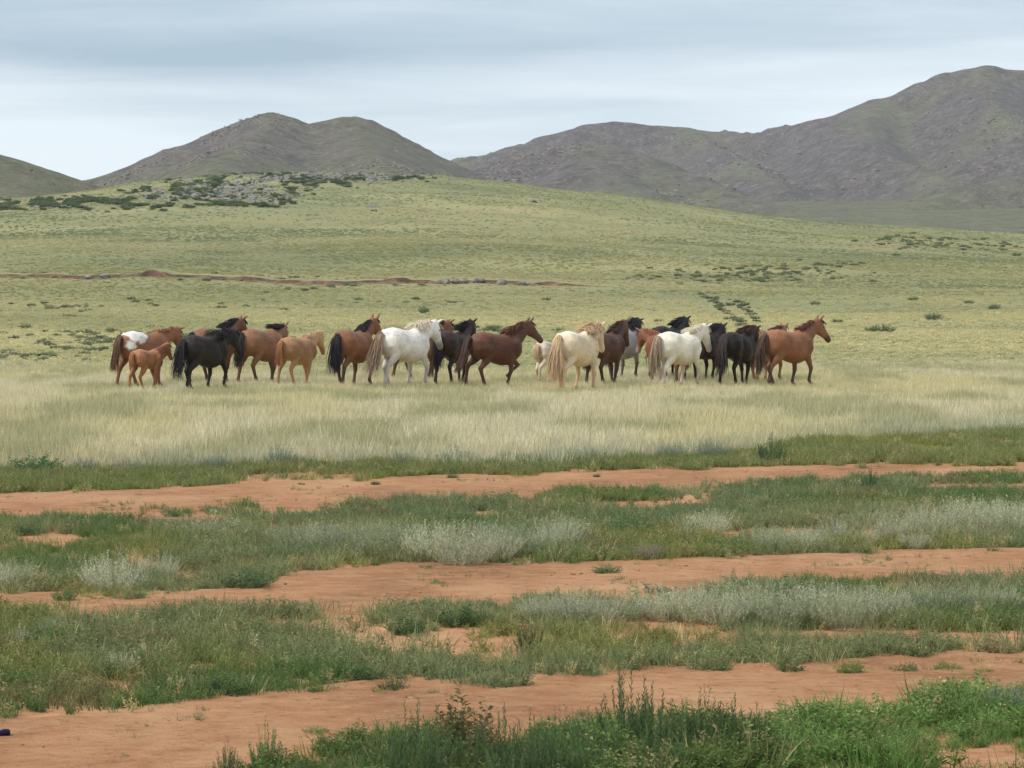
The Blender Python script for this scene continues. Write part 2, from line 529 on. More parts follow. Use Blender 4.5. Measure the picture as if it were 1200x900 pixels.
def scatter(name, pts, scl, rot, pid, tint, protos, label, mat=None):
    me = bpy.data.meshes.new(name)
    n = len(pts)
    me.vertices.add(n)
    me.vertices.foreach_set('co', np.asarray(pts, np.float32).ravel())
    a = me.attributes.new('scl', 'FLOAT_VECTOR', 'POINT'); a.data.foreach_set('vector', np.asarray(scl, np.float32).ravel())
    a = me.attributes.new('rot', 'FLOAT_VECTOR', 'POINT'); a.data.foreach_set('vector', np.asarray(rot, np.float32).ravel())
    a = me.attributes.new('pid', 'INT', 'POINT'); a.data.foreach_set('value', np.asarray(pid, np.int32))
    a = me.attributes.new('tint', 'FLOAT_COLOR', 'POINT'); a.data.foreach_set('color', np.concatenate([np.asarray(tint, np.float32), np.ones((n, 1), np.float32)], 1).ravel())
    me.update()
    o = add(name, me)
    ng = bpy.data.node_groups.new(name, 'GeometryNodeTree')
    ng.interface.new_socket('Geometry', in_out='INPUT', socket_type='NodeSocketGeometry')
    ng.interface.new_socket('Geometry', in_out='OUTPUT', socket_type='NodeSocketGeometry')
    N, L = ng.nodes, ng.links
    gi = N.new('NodeGroupInput'); go = N.new('NodeGroupOutput')
    jn = N.new('GeometryNodeJoinGeometry')
    for p in protos:
        oi = N.new('GeometryNodeObjectInfo'); oi.inputs['Object'].default_value = p
        oi.inputs['As Instance'].default_value = True
        L.new(oi.outputs['Geometry'], jn.inputs[0])
    ip = N.new('GeometryNodeInstanceOnPoints')
    ip.inputs['Pick Instance'].default_value = True

    def na(nm, typ):
        q = N.new('GeometryNodeInputNamedAttribute'); q.data_type = typ; q.inputs['Name'].default_value = nm
        return q.outputs['Attribute']
    L.new(gi.outputs[0], ip.inputs['Points'])
    L.new(jn.outputs[0], ip.inputs['Instance'])
    L.new(na('pid', 'INT'), ip.inputs['Instance Index'])
    e2r = N.new('FunctionNodeEulerToRotation')
    L.new(na('rot', 'FLOAT_VECTOR'), e2r.inputs[0])
    L.new(e2r.outputs[0], ip.inputs['Rotation'])
    L.new(na('scl', 'FLOAT_VECTOR'), ip.inputs['Scale'])
    L.new(ip.outputs[0], go.inputs[0])
    md = o.modifiers.new('scatter', 'NODES'); md.node_group = ng
    tag(o, kind='stuff', label=label)
    return o


def ribbon_tuft(seed, n, h, spread, lean, w, segs=3, curl=0.5, hvar=0.5):
    """a tuft of tapered bent blades; 'h' runs 0..1 up each blade, 'rv' is random per blade"""
    r = np.random.default_rng(seed)
    V, Fc, H, RV = [], [], [], []
    for i in range(n):
        a = r.uniform(0, 2 * math.pi); rr = spread * math.sqrt(r.uniform())
        bx, by = rr * math.cos(a), rr * math.sin(a)
        da = a + r.normal() * 0.8
        ln = h * (1 - hvar * r.uniform())
        tilt = lean * r.uniform(0.2, 1.0)
        fa = r.uniform(0, math.pi)
        wx, wy = math.cos(fa) * w / 2, math.sin(fa) * w / 2
        k0 = len(V); rv = r.uniform()
        x, y, z = bx, by, -0.01
        for s in range(segs + 1):
            t = s / segs
            if s == segs:
                V.append((x, y, z)); H.append(t); RV.append(rv)
            else:
                q = 1 - 0.55 * t
                V += [(x - wx * q, y - wy * q, z), (x + wx * q, y + wy * q, z)]; H += [t, t]; RV += [rv, rv]
            an = tilt * (1 + curl * 2 * t)
            st = ln / segs
            x += math.cos(da) * math.sin(an) * st; y += math.sin(da) * math.sin(an) * st; z += math.cos(an) * st
        for s in range(segs - 1):
            b = k0 + 2 * s
            Fc.append((b, b + 1, b + 3, b + 2))
        b = k0 + 2 * (segs - 1)
        Fc.append((b, b + 1, b + 2))
    return V, Fc, H, RV


def leafy(seed, stems, h, spread, lean, leaves, leaf_l, leaf_w, stem_w=0.004, leaf_up=0.7, dome=0.6, start=0.15):
    """a bushy herb: stems fanning from the root, each carrying many small narrow leaves"""
    r = np.random.default_rng(seed)
    V, Fc, H, RV = [], [], [], []
    for i in range(stems):
        a = r.uniform(0, 2 * math.pi); q = math.sqrt(r.uniform())
        tilt = lean * q * r.uniform(0.7, 1.15)
        ln = h * (1 - (1 - dome) * q) * r.uniform(0.7, 1.1)
        rv = r.uniform()
        p = np.array([spread * 0.35 * q * math.cos(a), spread * 0.35 * q * math.sin(a), -0.01])
        segs = 4
        pts = [p.copy()]
        for s in range(segs):
            an = tilt * (1.0 - 0.35 * s / segs)
            p = p + np.array([math.cos(a) * math.sin(an), math.sin(a) * math.sin(an), math.cos(an)]) * ln / segs + r.normal(size=3) * 0.008 * h
            pts.append(p.copy())
        pts = np.array(pts)
        fa = r.uniform(0, math.pi); wv = np.array([math.cos(fa), math.sin(fa), 0]) * stem_w / 2
        k0 = len(V)
        for s in range(segs + 1):
            V += [tuple(pts[s] - wv * (1 - .6 * s / segs)), tuple(pts[s] + wv * (1 - .6 * s / segs))]; H += [s / segs] * 2; RV += [rv] * 2
        for s in range(segs):
            b = k0 + 2 * s; Fc.append((b, b + 1, b + 3, b + 2))
        for j in range(leaves):
            t = start + (1 - start) * (j + r.uniform()) / leaves
            f = t * segs; s = min(int(f), segs - 1); c = pts[s] + (pts[s + 1] - pts[s]) * (f - s)
            la = r.uniform(0, 2 * math.pi)
            up = leaf_up * r.uniform(0.5, 1.3)
            d = np.array([math.cos(la), math.sin(la), up]); d /= np.linalg.norm(d)
            side = np.cross(d, [0, 0, 1.0]); side /= np.linalg.norm(side) + 1e-6
            side = side * math.cos(la * 3) + np.cross(side, d) * math.sin(la * 3)
            L_ = leaf_l * (1.1 - 0.6 * t) * r.uniform(0.7, 1.3); W_ = leaf_w * r.uniform(0.8, 1.3)
            b = len(V); lv = r.uniform()
            V += [tuple(c), tuple(c + d * L_ * .5 - side * W_ / 2), tuple(c + d * L_ * .5 + side * W_ / 2), tuple(c + d * L_ + np.array([0, 0, -.15 * L_]))]
            H += [t] * 4; RV += [lv] * 4
            Fc.append((b, b + 1, b + 3, b + 2))
    return V, Fc, H, RV


def plant_mesh(name, data, mat):
    V, Fc, H, RV = data
    me = mesh_np(name, V, Fc, smooth=False)
    a = me.attributes.new('h', 'FLOAT', 'POINT'); a.data.foreach_set('value', np.asarray(H, np.float32))
    a = me.attributes.new('rv', 'FLOAT', 'POINT'); a.data.foreach_set('value', np.asarray(RV, np.float32))
    me.materials.append(mat)
    return me


def proto(name, data, mat):
    return bpy.data.objects.new(name, plant_mesh(name, data, mat))


def plant_mat(name, source, tip=None, tipf=0.4, var=0.35, trans=0.3):
    """source: 'tint' (per instance) or 'object' (object colour); random brightness of single leaves, tips of another colour"""
    n = Nodes(name)
    if source == 'tint':
        base = n.attr('tint', 'INSTANCER').outputs['Color']
    else:
        base = n.n.new('ShaderNodeObjectInfo').outputs['Color']
    rv = n.attr('rv').outputs['Fac']; h = n.attr('h').outputs['Fac']
    v = n.math('ADD', n.math('MULTIPLY', rv, 2 * var), 1.0 - var)
    cv = n.n.new('ShaderNodeCombineXYZ')
    for i in range(3): n.l.new(v, cv.inputs[i])
    col = n.mix(1.0, base, cv.outputs[0], 'MULTIPLY')
    if tip:
        col = n.mix(n.math('MULTIPLY', n.math('POWER', h, 2.0), tipf), col, tip)
    n.color(col)
    n.b.inputs['Roughness'].default_value = 0.75
    n.translucent(col, trans)
    return n.m


M_GRASS = plant_mat('grass_blades', 'tint', lin(150, 146, 92), 0.35)
M_DRY = plant_mat('dry_feather_grass', 'tint', lin(226, 216, 172), 0.45, 0.3)
M_FAR = plant_mat('distant_herbs', 'tint', None, 0, 0.18, 0.45)
M_BUSH = plant_mat('bush_leaves', 'object', None, 0, 0.28, 0.38)

g_protos = [proto('grass_tuft', ribbon_tuft(100 + i, 24, 0.16, 0.07, 0.5, 0.0048), M_GRASS) for i in range(4)]
g_protos += [proto('herb_tuft', leafy(120 + i, 9, 0.15, 0.08, 0.7, 15, 0.032, 0.0065), M_GRASS) for i in range(3)]
d_protos = [proto('dry_tuft', ribbon_tuft(140 + i, 22, 0.34, 0.16, 0.35, 0.009, hvar=0.55), M_DRY) for i in range(4)]
f_protos = [proto('low_tuft', ribbon_tuft(160 + i, 26, 0.30, 0.34, 0.6, 0.030, 2, hvar=0.6), M_FAR) for i in range(4)]
f_protos += [proto('low_herb', leafy(170 + i, 12, 0.34, 0.5, 0.9, 9, 0.16, 0.06), M_FAR) for i in range(2)]


def to_px(x, y):
    return 600 + F * x / y, HOR + F * CAMH / y


def bare(px, py):
    """bare red patches inside the green strips"""
    b = np.zeros_like(px)
    for cx, cy, rx, ry in [(545, 0, 0, 0), (860, 632, 35, 9), (925, 628, 55, 8), (1020, 630, 40, 6), (330, 738, 45, 9), (1010, 748, 120, 9), (1150, 752, 100, 10), (60, 632, 45, 8), (215, 611, 60, 6),
                           (1150, 905, 90, 22), (905, 920, 50, 14), (560, 604, 60, 5), (230, 790, 28, 6), (1150, 572, 90, 5), (760, 592, 120, 4), (150, 604, 60, 5)]:
        if rx:
            b = np.maximum(b, 1.3 - np.hypot((px - cx) / rx, (py - cy) / ry))
    return np.clip(b * 2.0, 0, 1)


def lerp3(f, a, b):
    a, b = np.atleast_2d(a), np.atleast_2d(b)
    return a * (1 - f[:, None]) + b * f[:, None]


def place(n_per_m2, y0, y1, half_u=0.30):
    area = half_u * (y1 ** 2 - y0 ** 2)
    n = int(n_per_m2 * area)
    y = np.sqrt(rng.uniform(y0 ** 2, y1 ** 2, n))
    x = rng.uniform(-half_u, half_u, n) * y
    return x, y


def rots(n, tilt=0.12):
    return np.stack([rng.normal(0, tilt, n), rng.normal(0, tilt, n), rng.uniform(0, 2 * math.pi, n)], 1)


# green grass strips near the tracks
x, y = place(330, 10.5, 43, 0.46)
xb, yb = place(150, 43, 58, 0.40)
x, y = np.concatenate([x, xb]), np.concatenate([y, yb])
px, py = to_px(x, y)
wob = (fbm(x * 1.3, y * 0.8, 77, 4) - 0.5) * 2
jy = (wob * 10 + (fbm(x * 4.0, y * 2.0, 78, 3) - 0.5) * 16) * (25 / y)
t1t, t1b, t2t, t2b, t3t, t3b = (ev(e, px) for e in (E_T1T, E_T1B, E_T2T, E_T2B, E_T3T, E_T3B))
mead = ev(E_MEADOW, px)
pyj = py + jy
ex = 5 * np.clip((py - 520) / 200, 0.3, 1.2)
in_strip = (pyj > mead - 3) & (pyj < t1t + ex)
in_b1 = (pyj > t1b - ex) & (pyj < t2t + ex)
in_b2 = (pyj > t2b - ex * 1.5) & (pyj < t3t + ex)
in_fg = pyj > t3b - ex
dens = np.where(in_strip, 0.75, 0) + np.where(in_b1, 0.60, 0) + np.where(in_b2, 0.72, 0) + np.where(in_fg, 1.0, 0)
cov = fbm(x * 0.9, y * 0.55, 91, 4)
dens = dens * np.clip((cov - 0.29) * 5.0, 0.06, 1) * (1 - 0.97 * bare(px, py))
dens = np.where((dens == 0) & (fbm(x * 1.5, y * 1.2, 93, 3) > 0.64), 0.10, dens)      # sprigs on the tracks
dens = np.where(in_fg, np.maximum(dens, 0.75 * (1 - bare(px, py))), dens)
dens = np.where(np.abs(x / y) > 0.30, dens * 0.6, dens)
keep = rng.uniform(size=len(x)) < dens
x, y, px, py = x[keep], y[keep], px[keep], py[keep]
in_strip, in_b1, in_b2, in_fg = in_strip[keep], in_b1[keep], in_b2[keep], in_fg[keep]
n = len(x)
c1 = fbm(x * 0.5, y * 0.35, 61, 4); c2 = fbm(x * 0.8, y * 0.5, 63, 4)
gA, gB, gC, gD = lin(92, 120, 68), lin(128, 140, 108), lin(132, 136, 78), lin(98, 138, 62)
tint = lerp3(sstep(0.42, 0.62, c1), gA, gC)
tint = tint * 0.45 + lerp3(sstep(0.40, 0.58, c2), tint, gB) * 0.55
brown = sstep(0.60, 0.70, fbm(x * 1.2, y * 0.8, 67, 4))
tint = lerp3(np.ones(n) * 0, tint, tint) * (1 - 0.6 * brown[:, None]) + np.array(lin(146, 130, 92))[None] * 0.5 * brown[:, None]
tint = np.where(in_fg[:, None], tint * 0.35 + np.array(gD)[None] * 0.65 * (0.75 + 0.6 * c2[:, None]), tint)
tint = np.where(in_strip[:, None], tint * 0.4 + np.array(lin(134, 138, 80))[None] * 0.6, tint)
drift = np.zeros(n)
for cx, cy, rx, ry in [(480, 645, 150, 18), (660, 634, 40, 12), (832, 622, 34, 10), (1110, 618, 120, 20), (930, 640, 60, 10), (870, 716, 250, 20), (130, 684, 60, 14), (15, 690, 50, 12), (1120, 712, 90, 14), (240, 628, 60, 8)]:
    drift = np.maximum(drift, 1.25 - np.hypot((px - cx) / rx, (py - cy) / ry))
drift = np.clip(drift * 1.6, 0, 1) * (rng.uniform(size=n) < 0.7)
tint = tint * (1 - 0.55 * drift[:, None]) + np.array(lin(180, 180, 148))[None] * 0.55 * drift[:, None]
dry = (rng.uniform(size=n) < 0.10)[:, None]
tint = np.where(dry, np.array(lin(182, 168, 122))[None], tint)
tint *= rng.uniform(0.7, 1.3, (n, 1)) * 1.2
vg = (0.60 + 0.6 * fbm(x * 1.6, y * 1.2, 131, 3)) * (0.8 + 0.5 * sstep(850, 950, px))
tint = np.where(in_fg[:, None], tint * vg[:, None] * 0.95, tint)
sc = rng.uniform(0.55, 1.15, n) * (0.65 + 0.75 * fbm(x * 0.7, y * 0.6, 69, 3))
sc = sc * (1 + 0.35 * drift)
sc = np.where(in_fg, sc * (0.5 + 0.95 * sstep(0.35, 0.7, fbm(x * 2.6, y * 2.2, 151, 3))), sc)
sc = np.where(in_strip, sc * 1.1, sc)
out = ~(in_strip | in_b1 | in_b2 | in_fg)
sc = np.where(out, sc * 0.45, sc)
S3 = np.stack([sc * rng.uniform(0.9, 1.4, n), sc * rng.uniform(0.9, 1.4, n), sc * rng.uniform(0.7, 1.2, n)], 1)
pid = np.where(rng.uniform(size=n) < np.where(in_fg, 0.93, 0.66), rng.integers(0, 4, n), rng.integers(4, 7, n))
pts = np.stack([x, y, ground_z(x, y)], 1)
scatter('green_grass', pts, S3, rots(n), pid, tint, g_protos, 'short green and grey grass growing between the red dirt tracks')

# dry meadow round the horses
x, y = place(42, 39, 108, 0.36)
px, py = to_px(x, y)
mead = ev(E_MEADOW, px) + (fbm(x * 0.6, y * 0.3, 70, 4) - 0.5) * 16
far_lim = 84 + 12 * (fbm(x * 0.06, y * 0.05, 71, 3) - 0.5) * 2
p = np.where(py < mead, 1.0, 0.0) * (1 - sstep(far_lim - 3, far_lim + 9, y)) * (0.75 + 0.25 * (y < 60))
keep = rng.uniform(size=len(x)) < p
x, y = x[keep], y[keep]; n = len(x)
px, py = to_px(x, y)
c1 = fbm(x * 0.25, y * 0.08, 72, 4); c2 = fbm(x * 0.7, y * 0.22, 73, 4)
tint = lerp3(sstep(0.35, 0.65, c1), lin(218, 208, 178), lin(212, 200, 158))
gg = sstep(0.48, 0.62, c2) * 0.9
tint = tint * (1 - gg[:, None]) + np.array(lin(170, 168, 128))[None] * gg[:, None]
lowg = sstep(-16, -3, py - ev(E_MEADOW, px)) * 0.75
tint = tint * (1 - lowg[:, None]) + np.array(lin(176, 176, 146))[None] * lowg[:, None]
tint *= rng.uniform(0.82, 1.2, (n, 1)) * 1.12
sc = rng.uniform(0.5, 1.2, n) * (0.45 + 1.0 * fbm(x * 0.9, y * 0.5, 75, 4)) * (1 - 0.33 * sstep(56, 70, y))
S3 = np.stack([sc * 1.1, sc * 1.1, sc * rng.uniform(0.75, 1.15, n)], 1)
pts = np.stack([x, y, ground_z(x, y)], 1)
scatter('dry_grass', pts, S3, rots(n, 0.1), rng.integers(0, 4, n), tint, d_protos, 'pale straw coloured meadow grass round the legs of the horses')

# grass and herbs of the slope beyond
x1, y1 = place(9.0, 76, 190, 0.32)
x2, y2 = place(2.6, 190, 420, 0.24)
x3, y3 = place(1.1, 420, 700, 0.24)
x, y = np.concatenate([x1, x2, x3]), np.concatenate([y1, y2, y3])
thin = fbm(x / 20.0, y / 20.0, 81, 4)
keep = rng.uniform(size=len(x)) < np.clip((thin - 0.25) * 4, 0.35, 1) * np.where(y < 92, sstep(76, 92, y), 1)
x, y = x[keep], y[keep]; n = len(x)
c1 = fbm(x / 45.0, y / 40.0, 82, 4); c2 = fbm(x / 22.0, y / 18.0, 83, 4); c3 = fbm(x / 60.0, y / 60.0, 84, 3)
tint = lerp3(sstep(0.38, 0.62, c1), lin(168, 160, 122), lin(140, 142, 106))
tint = tint * (1 - 0.7 * sstep(0.48, 0.62, c2)[:, None]) + 0.7 * sstep(0.48, 0.62, c2)[:, None] * np.array(lin(116, 124, 94))[None]
tint = tint * (1 - 0.45 * sstep(0.5, 0.66, c3)[:, None]) + 0.45 * sstep(0.5, 0.66, c3)[:, None] * np.array(lin(160, 150, 104))[None]
nearm = (0.9 * (1 - sstep(130, 290, y)) * (0.55 + 0.45 * sstep(0.62, 0.45, c1)))[:, None]
tint = tint * (1 - nearm) + np.array(lin(188, 178, 136))[None] * nearm
tint *= rng.uniform(0.9, 1.1, (n, 1)) * 1.55
sc = rng.uniform(0.4, 1.0, n) * (0.62 + 0.3 * sstep(150, 500, y))
S3 = np.stack([sc * 1.4, sc * 1.4, sc * rng.uniform(0.5, 0.9, n)], 1)
pid = np.where(rng.uniform(size=n) < 0.8, rng.integers(0, 4, n), rng.integers(4, 6, n))
pts = np.stack([x, y, ground_z(x, y)], 1)
scatter('steppe_grass', pts, S3, rots(n), pid, tint, f_protos, 'yellowish green steppe grass covering the rising slope')


# dark green thickets on the slope and crest: too far to count
def blob_points(blobs, sharp=False):
    out_ = []
    for cx, cy, rx, ry, num in blobs:
        for _ in range(num):
            qx, qy = cx + rx * random.gauss(0, 0.6), cy + ry * random.gauss(0, 0.6)
            if not sharp and vnoise(qx / 14.0, qy / 3.5, 7) < 0.42: continue
            out_.append(px2ground(qx, qy))
    return np.array(out_)


thick = [(1120, 287, 90, 5, 130), (1060, 280, 40, 5, 40), (900, 318, 80, 6, 120), (850, 328, 110, 5, 100), (980, 310, 40, 4, 40), (360, 337, 30, 4, 30),
         (110, 400, 70, 16, 130), (40, 418, 40, 6, 60), (200, 398, 80, 8, 80), (60, 360, 60, 4, 35), (570, 386, 60, 5, 30), (350, 405, 12, 12, 20), (470, 356, 60, 4, 12), (330, 360, 60, 5, 12), (150, 355, 50, 5, 14), (60, 324, 90, 3, 24), (250, 327, 120, 4, 26), (400, 334, 100, 4, 24), (520, 330, 90, 4, 20)]
crest_scrub = [(50, 240, 70, 5, 260), (130, 238, 60, 7, 420), (205, 226, 45, 8, 330), (255, 213, 40, 5, 170), (310, 207, 40, 3, 110), (375, 214, 34, 6, 220), (450, 209, 40, 3, 130), (275, 240, 60, 3, 110), (10, 243, 30, 4, 100), (330, 228, 30, 6, 50)]
t_protos = [proto('thicket_clump', leafy(180 + i, 34, 0.55, 0.6, 1.0, 12, 0.16, 0.085, dome=0.7), M_FAR) for i in range(3)]
bp = blob_points(thick)
gully = [px2ground(825 + 46 * t + random.gauss(0, 5), 344 + 40 * t + random.gauss(0, 2.5)) for t in np.linspace(0, 1, 42)] + [px2ground(860 + 26 * t + random.gauss(0, 4), 350 + 28 * t + random.gauss(0, 2)) for t in np.linspace(0, 1, 22)]
bp = np.concatenate([bp, np.array(gully)])
n = len(bp)
s_ = rng.uniform(0.45, 1.3, n) * np.interp(bp[:, 1], [90, 200, 400, 650], [0.40, 0.5, 0.8, 1.1])
tint = lerp3(rng.uniform(size=n), lin(112, 124, 90), lin(152, 154, 118)) * rng.uniform(0.85, 1.25, (n, 1))
scatter('shrub_thicket', bp, np.stack([s_ * 1.3, s_ * 1.3, s_ * 0.8], 1), rots(n, 0.05), rng.integers(0, 3, n), tint, t_protos, 'green low thickets spread over the slope beyond the horses')
bp = blob_points(crest_scrub)
n = len(bp)
s_ = rng.uniform(0.4, 1.6, n) * 1.0
tint = lerp3(rng.uniform(size=n), lin(76, 96, 64), lin(124, 134, 98)) * rng.uniform(0.85, 1.2, (n, 1))
scatter('crest_scrub', bp, np.stack([s_ * 1.3, s_ * 1.3, s_ * 0.8], 1), rots(n, 0.05), rng.integers(0, 3, n), tint, t_protos, 'dark green scrub covering the rocky crest of the green hill')


# ------------------------------------------------------------------ rocks
def rock_mesh(name, seed, mat, flat=0.7):
    r = np.random.default_rng(seed)
    import bmesh
    bm = bmesh.new()
    bmesh.ops.create_icosphere(bm, subdivisions=2, radius=0.5)
    d = r.normal(size=(7, 3)); d /= np.linalg.norm(d, axis=1)[:, None]
    c = r.uniform(0.28, 0.42, 7)
    for v in bm.verts:
        p = np.array(v.co) * (1 + 0.12 * r.normal())
        for k in range(7):
            e = p @ d[k] - c[k]
            if e > 0: p = p - d[k] * e * 0.9
        v.co = Vector((p[0] * 1.2, p[1], p[2] * flat))
    me = bpy.data.meshes.new(name); bm.to_mesh(me); bm.free()
    me.materials.append(mat)
    return me


def rock_mat(name, a, b):
    n = Nodes(name)
    col = n.mix(n.ramp(n.noise(1.7, 6, 0.65), [(0.35, 0.0), (0.65, 1.0)]), a, b)
    n.color(col); n.bump(n.noise(9.0, 4), 0.5, 0.05)
    return n.m


M_ROCK = rock_mat('grey_rock', lin(106, 102, 96), lin(150, 146, 138))
M_ROCKD = rock_mat('dark_rock', lin(104, 94, 88), lin(156, 144, 136))
r_protos = [bpy.data.objects.new('rock', rock_mesh('rock', 200 + i, M_ROCK)) for i in range(4)]
rd_protos = [bpy.data.objects.new('rock', rock_mesh('rock', 220 + i, M_ROCKD)) for i in range(4)]
bp = blob_points([(265, 224, 60, 11, 380), (330, 208, 45, 5, 200), (420, 208, 75, 5, 320), (190, 230, 40, 6, 50), (30, 222, 40, 5, 30), (290, 232, 40, 6, 60), (500, 240, 120, 24, 12), (60, 243, 30, 2, 12)], True)
n = len(bp); s_ = rng.uniform(0.3, 1.35, n) ** 1.4
scatter('rock_outcrop', bp, np.stack([s_ * 1.3, s_, s_ * 0.8], 1), rots(n, 0.3), rng.integers(0, 4, n), np.ones((n, 3)), r_protos, 'pale grey broken rocks strewn over the crest of the green hill')
pp = []
for (X, Y, Z, base), seed, num, lo, hi in ((MT[0], 91, 9000, 0.8, 2.8), (MT[1], 95, 4500, 0.6, 2.0), (MT[2], 97, 500, 0.4, 1.2)):
    cr = fbm(X / 45, Y / 45, seed, 4)
    w = np.clip(cr - 0.5, 0, 1) * (Z > base + 12)
    idx = rng.choice(w.size, num, p=(w / w.sum()).ravel())
    jx = rng.uniform(-2, 2, num)
    q = np.stack([X.ravel()[idx] + jx, Y.ravel()[idx], Z.ravel()[idx] - 0.2, rng.uniform(lo, hi, num) ** 1.0], 1)
    pp.append(q)
pp = np.concatenate(pp)
n = len(pp); s_ = pp[:, 3] * rng.uniform(0.5, 1.1, n)
scatter('mountain_rock', pp[:, :3], np.stack([s_ * 1.3, s_, s_ * 0.7], 1), rots(n, 0.3), rng.integers(0, 4, n), np.ones((n, 3)), rd_protos, 'dark boulders and crags scattered on the mountain slopes')


# ------------------------------------------------------------------ eroded bank on the slope
def make_bank():
    pxs = np.linspace(-450, 720, 620)
    d0 = 262.0
    xw = (pxs - 600) / F * d0
    y0 = d0 + 9 * (fbm(xw / 14, xw * 0, 101, 4) - 0.5) * 2 + 5.0 * (fbm(xw / 1.6, xw * 0, 102, 4) - 0.5)
    hgt = (0.80 + 0.7 * (fbm(xw / 2.2, xw * 0 + 3, 103, 4, 0.65) - 0.5)) * (1 - sstep(640, 715, pxs))
    hgt = hgt * np.clip((fbm(xw / 9, xw * 0 + 8, 105, 3) - 0.32) * 5, 0.30, 1)
    rows = []
    prof = [(-2.6, -0.30), (-1.8, 0.10), (-0.9, 0.30), (-0.35, 0.62), (0.0, 0.92), (0.25, 1.0), (2.0, 1.0), (8.0, 0.95), (15.0, 0.0)]
    for k, (oy, f) in enumerate(prof):
        rough = (0.5 * (vnoise(xw * 1.3, xw * 0 + k * 3.1, 104) - 0.5)) if 0 < k < 6 else 0
        yy = y0 + oy + rough
        zg = ground_z(xw, yy)
        zt = ground_z(xw, y0) + hgt
        z = ground_z(xw, y0 + oy) + f * hgt if k < 6 else np.maximum(zg - 0.25, zt + 0.02 * oy) if k < 8 else zg - 0.4
        z = np.where(k == 0, zg - 0.3, z)
        rows.append(np.stack([xw, yy, z], 1))
    G = np.stack(rows)
    me = grid_mesh('earth_bank', G[..., 0], G[..., 1], G[..., 2])
    n = Nodes('bank_earth')
    a = n.noise(0.7, 6, 0.65, (1, 1, 1)); b = n.noise(3.0, 5, 0.7)
    col = n.ramp(a, [(0.32, lin(66, 50, 42)), (0.50, lin(108, 80, 64)), (0.68, lin(156, 122, 98))])
    col = n.mix(n.math('MULTIPLY', n.ramp(b, [(0.55, 0.0), (0.68, 1.0)]), 0.6), col, lin(104, 98, 66))
    n.color(col); n.bump(b, 0.8, 0.2)
    me.materials.append(n.m)
    me.materials.append(M_GROUND)
    m = len(pxs) - 1
    ids = np.zeros(len(me.polygons), np.int32); ids[5 * m:] = 1
    me.polygons.foreach_set('material_index', ids)
    o = add('earth_bank', me)
    tag(o, kind='structure', label='low eroded bank of red earth cut into the grassy slope')
    return xw, y0, hgt


bk = make_bank()
for (qx, qy, s_) in [(523, 322, 1.0), (535, 324, 0.8), (560, 322, 1.1), (588, 324, 0.9), (612, 321, 0.8), (120, 321, 0.8), (103, 320, 0.7), (545, 326, 0.7)]:
    xx = (qx - 600) / F * 260
    yy = float(np.interp(xx, bk[0], bk[1])) - 2.2
    o = add('boulder', rock_mesh('boulder', int(qx), M_ROCKD, 0.75))
    o.location = (xx, yy, float(ground_z(xx, yy)) + 0.12 * s_ + 0.1); o.scale = (s_ * 1.2, s_, s_); o.rotation_euler = (0, 0, qx)
    tag(o, 'dark boulder lying at the foot of the red earth bank', 'boulder', 'boulders along the earth bank')

# ------------------------------------------------------------------ horses
def ring(c, a, b, ra, rb, k=14, p=2.3):
    t = np.arange(k) * 2 * math.pi / k
    ct, st = np.cos(t), np.sin(t)
    u = np.sign(ct) * np.abs(ct) ** (2 / p) * ra
    v = np.sign(st) * np.abs(st) ** (2 / p) * rb
    return np.asarray(c)[None] + u[:, None] * np.asarray(a)[None] + v[:, None] * np.asarray(b)[None]


class Build:
    def __init__(s): s.V, s.F = [], []

    def loft(s, rings):
        k = len(rings[0]); b = sum(len(v) for v in s.V)
        for r_ in rings: s.V.append(r_)
        n = len(rings)
        for i in range(n - 1):
            for j in range(k):
                j2 = (j + 1) % k
                s.F.append((b + i * k + j, b + i * k + j2, b + (i + 1) * k + j2, b + (i + 1) * k + j))
        s.V.append(np.array([rings[0].mean(0), rings[-1].mean(0)]))
        c0, c1 = b + n * k, b + n * k + 1
        for j in range(k):
            j2 = (j + 1) % k
            s.F.append((c0, b + j2, b + j)); s.F.append((c1, b + (n - 1) * k + j, b + (n - 1) * k + j2))


def limb(bl, pts, radii):
    """tapered tube through joints in the fore-and-aft plane; radii are (fore-aft, sideways)"""
    pts = np.array(pts); rings = []
    for i, p in enumerate(pts):
        d = pts[min(i + 1, len(pts) - 1)] - pts[max(i - 1, 0)]
        d /= np.linalg.norm(d)
        side = np.array([0, 1.0, 0]); side = side - d * (side @ d); side /= np.linalg.norm(side)
        f = np.cross(side, d)
        rings.append(ring(p, f, side, radii[i][0], radii[i][1], 12, 2.0))
    bl.loft(rings)


def ik(a, c, l1, l2, sign):
    d = np.hypot(c[0] - a[0], c[1] - a[1])
    if d > 0.992 * (l1 + l2):
        q = d / (0.992 * (l1 + l2)); l1 *= q; l2 *= q
    ca = (l1 * l1 + d * d - l2 * l2) / (2 * l1 * d)
    an = math.acos(max(-1, min(1, ca))) * sign
    base = math.atan2(c[1] - a[1], c[0] - a[0])
    return np.array([a[0] + l1 * math.cos(base + an), a[1] + l1 * math.sin(base + an)])


GAITS = {   # (dx, lift) for front left, front right, hind left, hind right
    'walk': [(0.17, 0.0), (-0.15, 0.0), (-0.18, 0.0), (0.18, 0.0)],
    'walk_b': [(-0.14, 0.0), (0.16, 0.03), (0.17, 0.0), (-0.19, 0.02)],
    'trot': [(0.20, 0.22), (-0.12, 0.0), (-0.22, 0.06), (0.14, 0.0)],
    'stand': [(0.03, 0.0), (-0.05, 0.0), (-0.06, 0.0), (0.07, 0.0)],
    'stride': [(-0.20, 0.0), (0.12, 0.0), (0.10, 0.0), (-0.26, 0.06)],
}


